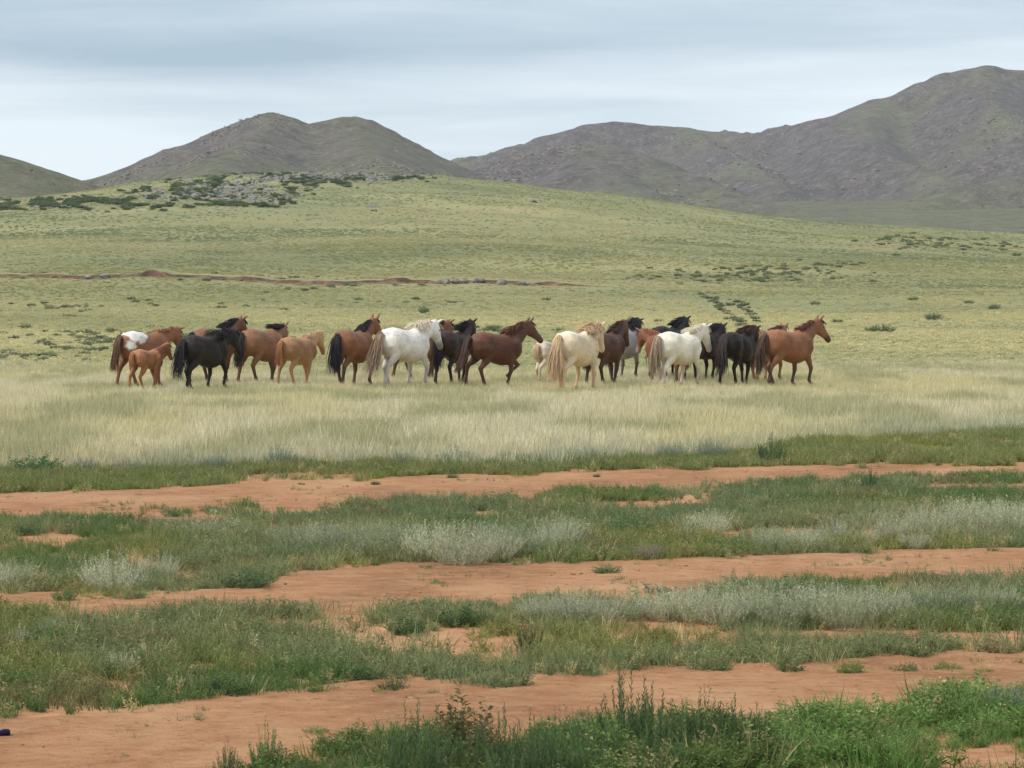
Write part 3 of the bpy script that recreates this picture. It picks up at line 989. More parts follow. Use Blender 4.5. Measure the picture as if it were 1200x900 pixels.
def horse_body(sp):
    """returns base mesh and landmarks, in metres for a horse of about 1.31 m, facing +X, feet at z = 0"""
    foal = sp.get('foal', False)
    bl = Build()
    ex, ez = np.array([1.0, 0, 0]), np.array([0, 0, 1.0]); ey = np.array([0, 1.0, 0])
    belly = sp.get('belly', 0.0)
    T = [(-0.745, 1.09, 0.90, .07), (-0.71, 1.17, 0.80, .15), (-0.63, 1.245, 0.72, .225), (-0.50, 1.30, 0.68, .272), (-0.36, 1.325, 0.67, .285), (-0.20, 1.30, 0.655, .268),
         (-0.04, 1.268, 0.605, .283), (0.12, 1.252, 0.565, .297), (0.26, 1.272, 0.55, .282), (0.37, 1.305, 0.565, .245), (0.46, 1.30, 0.60, .235), (0.55, 1.24, 0.66, .225), (0.63, 1.15, 0.73, .19), (0.685, 1.05, 0.82, .11)]
    rings = []
    for x_, zt, zb, hw in T:
        zb = zb - belly * math.exp(-((x_ - 0.05) / 0.3) ** 2)
        if foal:
            zb = zb + 0.15; hw *= 0.76; x_ *= 0.86
        rings.append(ring((x_, 0, (zt + zb) / 2), ey, ez, hw, (zt - zb) / 2, 20, 2.25))
    bl.loft(rings)
    # haunch and shoulder masses
    fx = 0.86 if foal else 1.0
    for s_ in (-1, 1):
        limb(bl, [(0.36 * fx, s_ * .12, 1.22), (0.43 * fx, s_ * .175, 1.06), (0.50 * fx, s_ * .175, 0.90), (0.47 * fx, s_ * .16, .76)], [(.07, .05), (.12, .075), (.125, .08), (.09, .06)])
        limb(bl, [(-0.40 * fx, s_ * .13, 1.24), (-0.45 * fx, s_ * .165, 1.08), (-0.46 * fx, s_ * .175, .92), (-0.42 * fx, s_ * .165, .78)], [(.14, .07), (.21, .11), (.215, .112), (.15, .085)])
    # neck
    el = R(sp['neck']); yaw = R(sp.get('yaw', 0))
    pos = np.array([0.41 * fx, 0, 1.055 + (0.03 if foal else 0)])
    NL = sp.get('neck_len', 0.60)
    st = [(0, .262, .165), (.14, .238, .15), (.28, .21, .128), (.43, .182, .11), (.58, .160, .098), (.73, .145, .090), (.88, .132, .086), (1.0, .118, .082)]
    rings, crest = [], []
    for i, (t, hh, hw) in enumerate(st):
        hh *= 1.06
        if foal: hh *= 0.85; hw *= 0.85
        e = el - R(10) * (1 - t) + R(8) * t
        yw = yaw * t
        h = np.array([math.cos(yw), math.sin(yw), 0])
        d = h * math.cos(e) + ez * math.sin(e)
        if i: pos = pos + d * (t - st[i - 1][0]) * NL
        side = np.array([-math.sin(yw), math.cos(yw), 0]); up = np.cross(d, side)
        rings.append(ring(pos, side, up, hw, hh, 16, 2.1))
        crest.append((pos + up * hh, up, side, d, t))
    bl.loft(rings)
    poll = pos
    hy = yaw * 1.0 + R(sp.get('head_yaw', 0)); he = R(sp['head'])
    h = np.array([math.cos(hy), math.sin(hy), 0]); d = h * math.cos(he) + ez * math.sin(he)
    side = np.array([-math.sin(hy), math.cos(hy), 0]); up = np.cross(d, side)
    hk = 1.10
    HD = [(-.09, .06, .05, 0), (-.05, .095, .075, -.01), (.03, .125, .092, -.02), (.11, .138, .098, -.035), (.19, .124, .092, -.038), (.27, .098, .076, -.032), (.36, .078, .062, -.026), (.44, .070, .058, -.026),
          (.50, .066, .058, -.032), (.535, .05, .045, -.036), (.55, .025, .025, -.04)]
    HD = [(t * hk, hh * hk, hw * hk, o * hk) for t, hh, hw, o in HD]
    if foal: HD = [(t * .86, hh * .9, hw * .92, o) for t, hh, hw, o in HD]
    bl.loft([ring(poll + d * t + up * (o + .03), side, up, hw, hh, 16, 2.3) for t, hh, hw, o in HD])
    ears = []
    for s_ in (-1, 1):
        b0 = poll + up * .118 + side * s_ * .06 - d * .01
        dr = up * 0.95 + side * s_ * 0.22 + d * sp.get('ear', 0.0); dr /= np.linalg.norm(dr)
        fr = np.cross(side, dr)
        L = .165
        bl.loft([ring(b0 + dr * L * t, side, fr, r1, r2, 8, 2) for t, r1, r2 in [(-.2, .034, .03), (.15, .038, .03), (.45, .038, .026), (.75, .026, .02), (1, .009, .009)]])
    # legs
    gait = GAITS[sp.get('gait', 'walk')]
    lw = 0.92 if foal else 1.0
    hoofs = []
    for i, s_ in enumerate((1, -1)):
        dx, up_ = gait[i]
        E = np.array([0.385 * fx + .35 * dx, 0.73])
        ft = np.array([0.375 * fx + dx, 0.125 + up_])
        if up_ > .1: ft = np.array([0.30 * fx + dx, 0.16 + up_])
        K = ik(E, ft, 0.345, 0.275, 1)
        fl = up_ > .1
        pd = np.array([0.055, -0.07]) if not fl else np.array([-0.05, -0.08])
        co = ft + pd; ho = co + (np.array([0.028, -0.056]) if not fl else np.array([-0.05, -0.045]))
        if not fl and up_ == 0: ho[1] = 0.0
        y0, y1 = s_ * .150, s_ * .120
        P = lambda q, y_: (q[0], y_, q[1])
        mid = lambda a_, b_, t: a_ * (1 - t) + b_ * t
        limb(bl, [(0.47 * fx, y0, .90), P(E, y0), P(mid(E, K, .35), s_ * .143), P(mid(E, K, .75), s_ * .135), P(K, s_ * .13), P(mid(K, ft, .25), s_ * .127), P(mid(K, ft, .7), s_ * .123), P(ft, y1), P(mid(ft, co, .55), y1), P(co, y1), P(ho, y1)],
             [(.13, .07), (.105 * lw, .078), (.085 * lw, .066), (.058, .052), (.056, .052), (.042, .038), (.037, .034), (.046, .042), (.037, .036), (.046, .044), (.062, .056)])
        hoofs.append((ho, y1))
    for i, s_ in enumerate((1, -1)):
        dx, up_ = gait[2 + i]
        K = np.array([-0.34 * fx + .35 * dx, 0.75])
        ft = np.array([-0.56 * fx + dx, 0.13 + up_])
        Hk = ik(K, ft, 0.375, 0.345, -1)
        co = ft + np.array([0.055, -0.072]); ho = co + np.array([0.028, -0.058])
        if up_ > .03: co = ft + np.array([0.01, -0.085]); ho = co + np.array([0.0, -0.06])
        if up_ == 0: ho[1] = 0
        y0, y1 = s_ * .160, s_ * .125
        limb(bl, [(-0.44 * fx, y0, .98), (-0.42 * fx + .15 * dx, s_ * .165, .86), P(K + np.array([-.02, 0]), s_ * .16), P(mid(K, Hk, .4), s_ * .148), P(mid(K, Hk, .78), s_ * .138), P(Hk, s_ * .132), P(mid(Hk, ft, .22), s_ * .13), P(mid(Hk, ft, .65), s_ * .127), P(ft, y1),
                  P(mid(ft, co, .55), y1), P(co, y1), P(ho, y1)],
             [(.20, .10), (.18, .10), (.145 * lw, .09), (.105 * lw, .072), (.07, .055), (.068, .052), (.05, .042), (.041, .037), (.048, .044), (.039, .037), (.047, .045), (.062, .056)])
        hoofs.append((ho, y1))
    V = np.concatenate(bl.V)
    lm = dict(crest=crest, poll=poll, hd=d, hup=up, hside=side, muzzle=poll + d * .53, fx=fx)
    return V, bl.F, lm


def strands(paths, r0, name, mat, seed=0):
    """hair locks: thin tapered three-sided tubes along the given polylines"""
    V, Fc, RV = [], [], []
    r = np.random.default_rng(seed)
    for pth in paths:
        m = len(pth); b = len(V); rv = r.uniform(); rr = r0 * r.uniform(0.6, 1.3); ph = r.uniform(0, 6.28)
        for i, p in enumerate(pth):
            dd = pth[min(i + 1, m - 1)] - pth[max(i - 1, 0)]
            dd = dd / (np.linalg.norm(dd) + 1e-9)
            a = np.cross(dd, [0.3, 0.9, 0.2]); a /= np.linalg.norm(a) + 1e-9; c = np.cross(dd, a)
            q = rr * (1 - 0.75 * (i / (m - 1)) ** 1.5)
            for k in range(3):
                V.append(p + q * (a * math.cos(ph + k * 2.094) + c * math.sin(ph + k * 2.094))); RV.append(rv)
        for i in range(m - 1):
            for k in range(3):
                k2 = (k + 1) % 3
                Fc.append((b + 3 * i + k, b + 3 * i + k2, b + 3 * i + 3 + k2, b + 3 * i + 3 + k))
    me = mesh_np(name, V, Fc)
    at = me.attributes.new('rv', 'FLOAT', 'POINT'); at.data.foreach_set('value', np.asarray(RV, np.float32))
    me.materials.append(mat)
    return me


def hair_mat(name, c1, c2, tip):
    n = Nodes(name)
    rv = n.attr('rv').outputs['Fac']
    col = n.mix(n.ramp(rv, [(0.0, 0.2), (1.0, 0.8)]), c1, c2)
    n.color(col)
    n.b.inputs['Roughness'].default_value = 0.6
    n.b.inputs['Specular IOR Level'].default_value = 0.3
    return n.m


def coat_mat():
    n = Nodes('horse_coat')
    tcn = n.n.new('ShaderNodeTexCoord')
    c = n.attr('coat').outputs['Color']
    v = n.noise(16.0, 5, 0.6, (1, 1, 1), vec=tcn.outputs['Object'])
    f = n.ramp(v, [(0.3, 0.90), (0.7, 1.08)])
    n.color(n.mix(1.0, c, f, 'MULTIPLY'))
    n.b.inputs['Roughness'].default_value = 0.55
    n.b.inputs['Specular IOR Level'].default_value = 0.3
    return n.m


M_COAT = coat_mat()
M_EYE = Nodes('horse_eye').color((0.01, 0.008, 0.007)).m
M_EYE.node_tree.nodes['Principled BSDF'].inputs['Roughness'].default_value = 0.15
_hm = {}


def hair(c1, c2):
    k = (c1, c2)
    if k not in _hm: _hm[k] = hair_mat('horse_hair', c1, c2, c1)
    return _hm[k]


def remeshed(V, Fc, voxel):
    me = mesh_np('raw', V, Fc)
    o = bpy.data.objects.new('raw', me); COL.objects.link(o)
    m = o.modifiers.new('r', 'REMESH'); m.mode = 'VOXEL'; m.voxel_size = voxel; m.use_smooth_shade = True
    m = o.modifiers.new('s', 'SMOOTH'); m.factor = 0.5; m.iterations = 4
    dg = bpy.context.evaluated_depsgraph_get()
    res = bpy.data.meshes.new_from_object(o.evaluated_get(dg), depsgraph=dg)
    bpy.data.objects.remove(o); bpy.data.meshes.remove(me)
    res.polygons.foreach_set('use_smooth', np.ones(len(res.polygons), bool))
    return res


def mixc(a, b, f):
    return a * (1 - f[:, None]) + np.asarray(b)[None] * f[:, None]


def make_horse(sp, seed):
    r = np.random.default_rng(seed)
    sp.setdefault('belly', r.uniform(0, 0.05)); sp.setdefault('neck_len', r.uniform(0.56, 0.63))
    V, Fc, lm = horse_body(sp)
    me = remeshed(V, Fc, 0.018)
    me.name = 'horse_body'
    co = np.empty(len(me.vertices) * 3, np.float32); me.vertices.foreach_get('co', co); co = co.reshape(-1, 3).astype(float)
    sgy = np.sign(co[:, 1]); gx, gz = co[:, 0] / lm['fx'], co[:, 2]
    def ga(x0, z0, sx, sz, rot=0.0):
        u = (gx - x0) * math.cos(rot) + (gz - z0) * math.sin(rot); w_ = -(gx - x0) * math.sin(rot) + (gz - z0) * math.cos(rot)
        return np.exp(-(u / sx) ** 2 - (w_ / sz) ** 2)
    side_w = sstep(0.06, 0.16, np.abs(co[:, 1]))
    dsp = -0.034 * ga(-0.17, 1.02, .10, .13) - 0.020 * ga(0.26, 1.0, .035, .22, 0.25) + 0.018 * ga(0.42, 1.04, .08, .14) + 0.022 * ga(-0.47, 1.03, .13, .14) - 0.018 * ga(-0.30, .80, .05, .12, -0.5) + 0.012 * ga(-0.30, 1.22, .06, .05)
    dsp = dsp + 0.004 * np.sin(gx * 95) * ga(0.08, 0.95, .16, .16) - 0.016 * ga(0.60, 1.02, .04, .12, 0.3)
    co[:, 1] += sgy * dsp * side_w
    me.vertices.foreach_set('co', co.astype(np.float32).ravel()); me.update()
    base = np.array(sp['coat']); lum = base @ np.array([.3, .6, .1])
    base = base * 0.86 + lum * 0.14
    if lum < 0.35: base = base * np.array([0.80, 0.77, 0.68])
    if lum < 0.06: base = base * 0.42
    X, Y, Z = co.T
    c = np.tile(base, (len(co), 1))
    # slow random change of tone; under mostly darkens the belly, back lightens the top
    nz = fbm(X * 4 + 30, Z * 4 + Y * 2 + 20, seed, 3)
    c = c * (0.70 + 0.60 * nz)[:, None]
    dust = sstep(0.50, 0.72, fbm(X * 6 + 3, Z * 6 + Y * 3, seed + 31, 4)) * 0.22
    c = mixc(c, np.array(base) * 0.5 + np.array(lin(176, 150, 118)) * (0.5 if lum > 0.06 else 0.12), dust)
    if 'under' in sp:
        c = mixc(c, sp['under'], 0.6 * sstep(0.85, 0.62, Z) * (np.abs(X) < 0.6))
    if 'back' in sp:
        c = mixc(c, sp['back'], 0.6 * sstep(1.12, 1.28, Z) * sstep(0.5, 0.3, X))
    leg = sstep(sp.get('sock_h', 0.55), sp.get('sock_h', 0.55) - 0.25, Z)
    if 'legs' in sp: c = mixc(c, sp['legs'], 0.85 * leg)
    dm = np.linalg.norm(co - lm['muzzle'][None], axis=1)
    if 'muzzle' in sp: c = mixc(c, sp['muzzle'], 0.8 * sstep(0.22, 0.08, dm))
    hd = (co - lm['poll'][None])
    ax = hd @ lm['hd']; rad2 = np.linalg.norm(hd - ax[:, None] * lm['hd'][None], axis=1)
    headm = sstep(0.30, 0.20, rad2) * sstep(-0.10, 0.0, ax) * (np.linalg.norm(hd, axis=1) < 0.7)
    if 'face' in sp: c = mixc(c, sp['face'], 0.85 * headm)
    if 'neckc' in sp:
        nk = sstep(0.40, 0.62, X) * sstep(0.95, 1.1, Z)
        c = mixc(c, sp['neckc'], 0.9 * nk)
    if 'patch' in sp:          # white blanket over the croup with torn edges
        w = 0.30 - np.hypot((X + 0.36) / 1.0, (Z - 1.30) * 1.1) + 0.22 * (fbm(X * 9 + 7, Z * 9 + Y * 4, seed + 2, 4) - 0.5)
        w2 = 0.11 - np.hypot(X + 0.60, Z - 1.0) + 0.10 * (fbm(X * 14, Z * 14 + Y * 4, seed + 3, 3) - 0.5)
        c = mixc(c, sp['patch'], 0.95 * sstep(-0.03, 0.05, np.maximum(w, w2)))
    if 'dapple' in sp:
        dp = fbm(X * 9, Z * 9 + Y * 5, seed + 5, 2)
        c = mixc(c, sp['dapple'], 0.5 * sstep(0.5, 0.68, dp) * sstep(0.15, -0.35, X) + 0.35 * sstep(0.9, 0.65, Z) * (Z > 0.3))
    hoof = sstep(0.062, 0.045, Z)
    c = mixc(c, (0.03, 0.026, 0.022), hoof)
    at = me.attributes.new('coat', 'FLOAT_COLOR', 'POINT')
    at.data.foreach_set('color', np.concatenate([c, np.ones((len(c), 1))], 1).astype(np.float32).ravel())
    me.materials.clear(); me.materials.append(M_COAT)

    root = bpy.data.objects.new(sp.get('name', 'horse'), None)
    COL.objects.link(root); root.empty_display_size = 0.3
    add('body', me, M_COAT, root)
    fx = lm['fx']
    # mane
    hm = hair(*sp['hair'])
    mh = sp.get('mane', 0.30); up_f = sp.get('mane_up', 0.25); sidep = sp.get('mane_side', 0.5)
    paths = []
    crest = lm['crest']
    ts = np.array([q[4] for q in crest])
    for i in range(int(260 * sp.get('mane_n', 1.0))):
        t = r.uniform(0.10, 1.03)
        k = min(int(np.searchsorted(ts, t)), len(crest) - 1); k = max(k, 1)
        f = (t - ts[k - 1]) / (ts[k] - ts[k - 1])
        p = crest[k - 1][0] * (1 - f) + crest[k][0] * f
        up, side, d = crest[k][1], crest[k][2], crest[k][3]
        sg = 1 if r.uniform() < sidep else -1
        ln = mh * r.uniform(0.6, 1.15) * (0.7 + 0.4 * math.sin(math.pi * min(t, 1)))
        p = p - up * 0.03 + side * r.normal() * 0.02
        v = up * (0.5 + up_f * r.uniform(0.5, 1.6)) + side * sg * r.uniform(0.25, 0.7) - d * r.uniform(0.0, 0.35) + r.normal(size=3) * 0.08
        v /= np.linalg.norm(v)
        pth = [p]
        for s_ in range(6):
            p = p + v * ln / 6; pth.append(p)
            v = v + np.array([0, 0, -0.42 + 0.28 * up_f]) + side * sg * 0.06 + np.array([sp.get('wind', 0.0) * -0.12, 0, 0]); v /= np.linalg.norm(v)
        paths.append(pth)
    mat_m = hm
    add('mane', strands(paths, 0.0115, 'mane', mat_m, seed), None, root)
    paths = []
    for i in range(22):
        p = lm['poll'] + lm['hup'] * 0.13 + lm['hside'] * r.normal() * 0.03
        v = lm['hup'] * 0.5 + lm['hd'] * 0.9 + lm['hside'] * r.normal() * 0.3; v /= np.linalg.norm(v)
        pth = [p]; ln = 0.20 * r.uniform(0.6, 1.2)
        for s_ in range(4):
            p = p + v * ln / 4; pth.append(p); v = v + np.array([0, 0, -0.3]); v /= np.linalg.norm(v)
        paths.append(pth)
    add('forelock', strands(paths, 0.012, 'forelock', hm, seed + 1), None, root)
    # tail
    th = hair(*sp.get('tail_hair', sp['hair']))
    tl = sp.get('tail', 0.92); tw = sp.get('tail_wide', 1.0); tout = sp.get('tail_out', 0.0); tsd = sp.get('tail_side', 0.0)
    paths = []
    for i in range(int(340 * min(1.0, 0.5 + tl / 1.8))):
        q0 = r.uniform()
        p = np.array([-0.715 * fx - 0.02, r.normal() * 0.025, 1.185 + r.normal() * 0.02])
        a0 = r.normal() * 0.5
        v = np.array([-0.32 - tout * 0.1, 0.10 * r.normal(), -0.25]); v /= np.linalg.norm(v)
        ln = tl * 0.88 * r.uniform(0.45, 1.08)
        pth = [p]
        sprd = r.normal() * 0.046 * tw; sprx = r.normal() * 0.042 * tw
        for s_ in range(9):
            p = p + v * ln / 9
            pth.append(p)
            t = s_ / 9
            want = np.array([-0.035 - tout * (0.10 + 1.5 * t * t) + sprx * (1.2 - t) * 1.5, tsd * t + sprd * (1.3 - t) * 1.8, -1.0])
            v = v + r.normal(size=3) * 0.07
            v = v * 0.45 + want / np.linalg.norm(want) * 0.55; v /= np.linalg.norm(v)
        for q in pth: q[2] = max(q[2], 0.03)
        paths.append(pth)
    add('tail', strands(paths, 0.011, 'tail', th, seed + 2), None, root)
    # eyes
    import bmesh
    for s_ in (-1, 1):
        bm = bmesh.new(); bmesh.ops.create_uvsphere(bm, u_segments=8, v_segments=6, radius=0.02)
        em = bpy.data.meshes.new('eye'); bm.to_mesh(em); bm.free()
        e = add('eye', em, M_EYE, root)
        e.location = Vector(lm['poll'] + lm['hd'] * .155 + lm['hup'] * .05 + lm['hside'] * s_ * .092)
    return root, lm


CHESTNUT, BAY, DKBAY = lin(168, 106, 68), lin(150, 92, 60), lin(92, 58, 46)
BLACK, DKBROWN = lin(52, 46, 46), lin(112, 66, 48)
WHITE, CREAM, PALOM = lin(236, 226, 212), lin(232, 216, 192), lin(222, 190, 148)
HB = (lin(30, 27, 30), lin(48, 42, 44)); HDB = (lin(52, 34, 30), lin(84, 54, 42)); HBL = (lin(226, 196, 156), lin(188, 152, 116)); HCH = (lin(150, 96, 64), lin(186, 130, 90))
HWH = (lin(240, 228, 204), lin(222, 204, 176)); HGR = (lin(176, 148, 122), lin(128, 104, 88))

HERD = [
    # rump px, poll px, ground py, size, ...
    dict(r=138, p=201, g=454, s=1.05, neck=24, head=-66, coat=lin(164, 104, 66), patch=lin(240, 232, 222), hair=HCH, tail_hair=(lin(128, 92, 70), lin(88, 66, 56)), tail_out=.25, gait='walk', legs=lin(140, 88, 62), mane=.18, ear=.2,
         label='chestnut horse with a torn white patch on its rump, behind the small chestnut foal'),
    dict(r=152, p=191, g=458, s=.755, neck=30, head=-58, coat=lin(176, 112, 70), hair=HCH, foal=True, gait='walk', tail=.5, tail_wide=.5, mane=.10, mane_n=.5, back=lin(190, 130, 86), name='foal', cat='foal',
         label='small chestnut foal walking close beside the horse with the white rump patch'),
    dict(r=211, p=268, g=457, s=1.0, neck=26, head=-58, coat=lin(66, 54, 48), hair=HB, tail=1.05, tail_wide=1.7, tail_out=.15, mane=.42, mane_n=1.4, gait='walk_b', mane_side=.2,
         label='black horse with a thick tail reaching the grass, beside the bay with bushy mane'),
    dict(r=222, p=277, g=450, s=1.06, neck=40, head=-55, coat=lin(150, 96, 68), legs=lin(72, 54, 48), face=lin(112, 72, 54), muzzle=lin(66, 48, 42), hair=HB, mane=.26, mane_up=.7, mane_n=1.3, gait='walk',
         label='reddish bay horse with a bushy black mane standing behind the black horse'),
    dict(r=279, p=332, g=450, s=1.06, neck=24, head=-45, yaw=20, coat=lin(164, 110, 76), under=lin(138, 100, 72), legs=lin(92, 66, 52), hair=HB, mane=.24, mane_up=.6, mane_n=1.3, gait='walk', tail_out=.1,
         label='light bay horse with a clipped black mane, just behind the pale maned young chestnut'),
    dict(r=325, p=370, g=452, s=.93, neck=30, head=-62, coat=lin(190, 134, 92), under=lin(204, 158, 116), hair=(lin(226, 196, 156), lin(196, 150, 106)), tail_hair=HCH, neckc=lin(206, 162, 118), gait='walk', tail=.75, tail_wide=.7, mane=.2, foal=False,
         label='young light chestnut horse with a pale mane following the bay with raised ears'),
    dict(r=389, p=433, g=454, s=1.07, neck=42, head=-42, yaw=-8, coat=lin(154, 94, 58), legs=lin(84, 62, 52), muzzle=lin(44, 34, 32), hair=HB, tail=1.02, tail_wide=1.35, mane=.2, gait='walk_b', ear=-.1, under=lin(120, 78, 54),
         label='bay horse with a heavy black tail and both ears raised, following the white horse'),
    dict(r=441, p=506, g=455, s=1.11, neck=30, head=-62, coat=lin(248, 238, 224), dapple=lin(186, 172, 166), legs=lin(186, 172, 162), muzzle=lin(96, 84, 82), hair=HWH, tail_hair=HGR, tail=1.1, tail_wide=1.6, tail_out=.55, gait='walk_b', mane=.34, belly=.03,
         label='dappled white horse with a long brownish tail swept back beside the dark bay'),
    dict(r=460, p=522, g=446, s=1.05, neck=34, head=-60, coat=lin(146, 92, 62), legs=lin(96, 66, 52), hair=HDB, gait='walk',
         label='brown horse almost hidden behind the dappled white horse'),
    dict(r=508, p=550, g=451, s=1.04, neck=40, head=-58, coat=lin(88, 56, 46), legs=lin(46, 38, 38), hair=HB, mane=.24, mane_up=.8, mane_n=1.3, gait='walk',
         label='dark bay horse with bristling black mane, between the dappled white and the trotting brown horse'),
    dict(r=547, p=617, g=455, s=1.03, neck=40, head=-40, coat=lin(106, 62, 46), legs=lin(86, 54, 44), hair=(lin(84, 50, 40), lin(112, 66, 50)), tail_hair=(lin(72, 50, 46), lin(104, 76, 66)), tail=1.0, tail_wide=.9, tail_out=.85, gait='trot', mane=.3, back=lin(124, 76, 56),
         label='dark reddish brown horse trotting with its tail streaming behind and one foreleg lifted'),
    dict(r=624, p=664, g=450, s=.84, neck=30, head=-60, coat=lin(222, 200, 172), legs=lin(196, 164, 132), hair=HBL, foal=True, gait='stride', tail=.5, name='foal', cat='foal', tail_wide=.5, mane=.12,
         label='pale cream foal half hidden behind the palomino horse'),
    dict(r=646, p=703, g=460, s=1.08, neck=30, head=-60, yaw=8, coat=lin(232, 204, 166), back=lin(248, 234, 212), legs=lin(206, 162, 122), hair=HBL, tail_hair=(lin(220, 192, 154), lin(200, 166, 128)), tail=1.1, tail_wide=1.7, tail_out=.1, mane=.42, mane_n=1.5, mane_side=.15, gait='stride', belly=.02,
         label='palomino horse with a thick blond mane and long blond tail'),
    dict(r=684, p=731, g=452, s=1.03, neck=42, head=-66, coat=lin(104, 64, 52), legs=lin(60, 48, 46), hair=HDB, mane=.24, gait='walk',
         label='dark brown horse right behind the palomino with its head above the blond mane'),
    dict(r=706, p=747, g=446, s=1.07, neck=40, head=-74, coat=lin(176, 166, 164), neckc=lin(44, 42, 50), face=lin(40, 40, 50), legs=lin(78, 70, 68), hair=HB, mane=.36, mane_n=1.3, gait='walk_b',
         label='grey bodied horse with a black head and neck, beside the dark brown horse'),
    dict(r=806, p=756, g=450, s=.98, neck=26, head=-64, coat=lin(162, 98, 66), legs=lin(96, 68, 56), muzzle=lin(176, 150, 134), hair=HCH, gait='stand', left=True, mane=.2,
         label='reddish chestnut horse facing the other way, its body behind the cream horse'),
    dict(r=764, p=826, g=455, s=1.05, neck=32, head=-64, coat=lin(246, 232, 208), under=lin(222, 206, 184), legs=lin(206, 184, 158), muzzle=lin(176, 166, 166), hair=HWH, tail_hair=(lin(204, 180, 150), lin(120, 98, 84)), tail=1.0, tail_wide=1.5, gait='walk_b', mane=.26,
         label='cream white horse with a grey muzzle, in front of the black and chestnut horses'),
    dict(r=758, p=803, g=445, s=1.08, neck=36, head=-60, coat=lin(54, 46, 44), hair=HB, gait='walk', mane=.22, mane_up=.7,
         label='black horse hidden behind the cream horse with only crest and legs showing'),
    dict(r=796, p=846, g=447, s=1.02, neck=30, head=-60, coat=lin(72, 48, 44), legs=lin(46, 38, 38), hair=HB, gait='stand', mane=.28, mane_up=.5, mane_n=1.3,
         label='dark brown horse between the cream horse and the blackish brown horse'),
    dict(r=839, p=886, g=453, s=1.02, neck=30, head=-70, coat=lin(64, 44, 42), legs=lin(50, 42, 42), hair=HDB, tail_hair=(lin(56, 46, 46), lin(84, 72, 68)), tail=1.05, tail_wide=1.4, gait='walk',
         label='blackish brown horse with lowered head walking behind the leading bay'),
    dict(r=872, p=919, g=448, s=1.04, neck=26, head=-55, coat=lin(164, 112, 82), legs=lin(150, 108, 82), hair=HDB, gait='walk_b', ear=-.1, mane=.15,
         label='light chestnut horse hidden beyond the leading bay with ears and back showing'),
    dict(r=890, p=959, g=454, s=1.07, neck=38, head=-42, coat=lin(158, 100, 66), under=lin(132, 88, 62), back=lin(168, 108, 74), legs=lin(82, 60, 50), muzzle=lin(72, 52, 44), hair=(lin(84, 50, 42), lin(124, 76, 56)), tail_hair=(lin(104, 78, 66), lin(76, 60, 56)), tail=1.02, tail_wide=1.3, gait='walk_b', mane=.2, mane_up=.5,  # under and back paint the shading from top to belly into the coat
         label='reddish bay horse with dark legs leading the herd, no horse ahead of it'),
]
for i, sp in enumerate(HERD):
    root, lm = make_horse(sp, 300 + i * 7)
    d = flat_d(sp['g']); k = F / d
    fwd = lm['poll'][0]
    W = abs(sp['p'] - sp['r']) / k / sp['s']
    th = np.radians(np.linspace(0, 85, 400))
    back = 0.70 * lm['fx'] * np.cos(th) + 0.22 * np.sin(th)
    wid = back + fwd * np.cos(th)
    ok = np.nonzero(wid >= W)[0]
    j = ok[-1] if len(ok) else 50
    a = th[j]
    sgn = -1 if sp.get('left') else 1
    cx = sp['r'] + sgn * back[j] * k * sp['s']
    x_, y_ = (cx - 600) / F * d, d
    z_ = float(ground_z(x_, y_))
    root.location = (x_, y_, z_)
    root.rotation_euler = (0, 0, float(a) if sgn > 0 else float(math.pi - a))
    root.scale = (sp['s'] * 1.0, sp['s'] * 1.06, sp['s'] * 1.035)
    tag(root, sp['label'], sp.get('cat', 'horse'), 'herd of horses crossing the dry meadow')

# ------------------------------------------------------------------ bushes and weeds one can tell apart
SAGE = [plant_mesh('sagebrush', leafy(400 + i, 120, 0.40, 0.40, 0.85, 20, 0.045, 0.0075, stem_w=0.003, dome=0.65, leaf_up=1.8), M_BUSH) for i in range(4)]
WEED = [plant_mesh('weed', leafy(420 + i, 36, 0.50, 0.30, 0.42, 44, 0.055, 0.006, dome=0.5, leaf_up=2.2), M_BUSH) for i in range(3)]
DOCK = [plant_mesh('dock', leafy(440 + i, 13, 0.50, 0.22, 0.42, 34, 0.075, 0.015, dome=0.6, leaf_up=0.5, start=.1), M_BUSH) for i in range(2)]
GREEN = [plant_mesh('green_bush', leafy(460 + i, 60, 0.28, 0.34, 1.05, 14, 0.055, 0.014, dome=0.7), M_BUSH) for i in range(3)]
HGT = {'sagebrush': 0.40, 'weed': 0.50, 'dock': 0.50, 'green_bush': 0.28}


def bush(meshes, name, bx_, by_, hpx, wide, col, label, group=None, cat='bush'):
    me = random.choice(meshes)
    x_, y_, z_ = px2ground(bx_, by_)
    o = add(name, me)
    h = hpx / (F / y_)
    k = h / HGT[me.name.split('.')[0]]
    o.location = (x_, y_, z_); o.scale = (k * wide, k * wide, k); o.rotation_euler = (0, 0, random.uniform(0, 6.28))
    v = random.uniform(0.9, 1.12)
    o.color = (col[0] * v, col[1] * v, col[2] * v, 1)
    return tag(o, label, cat, group)


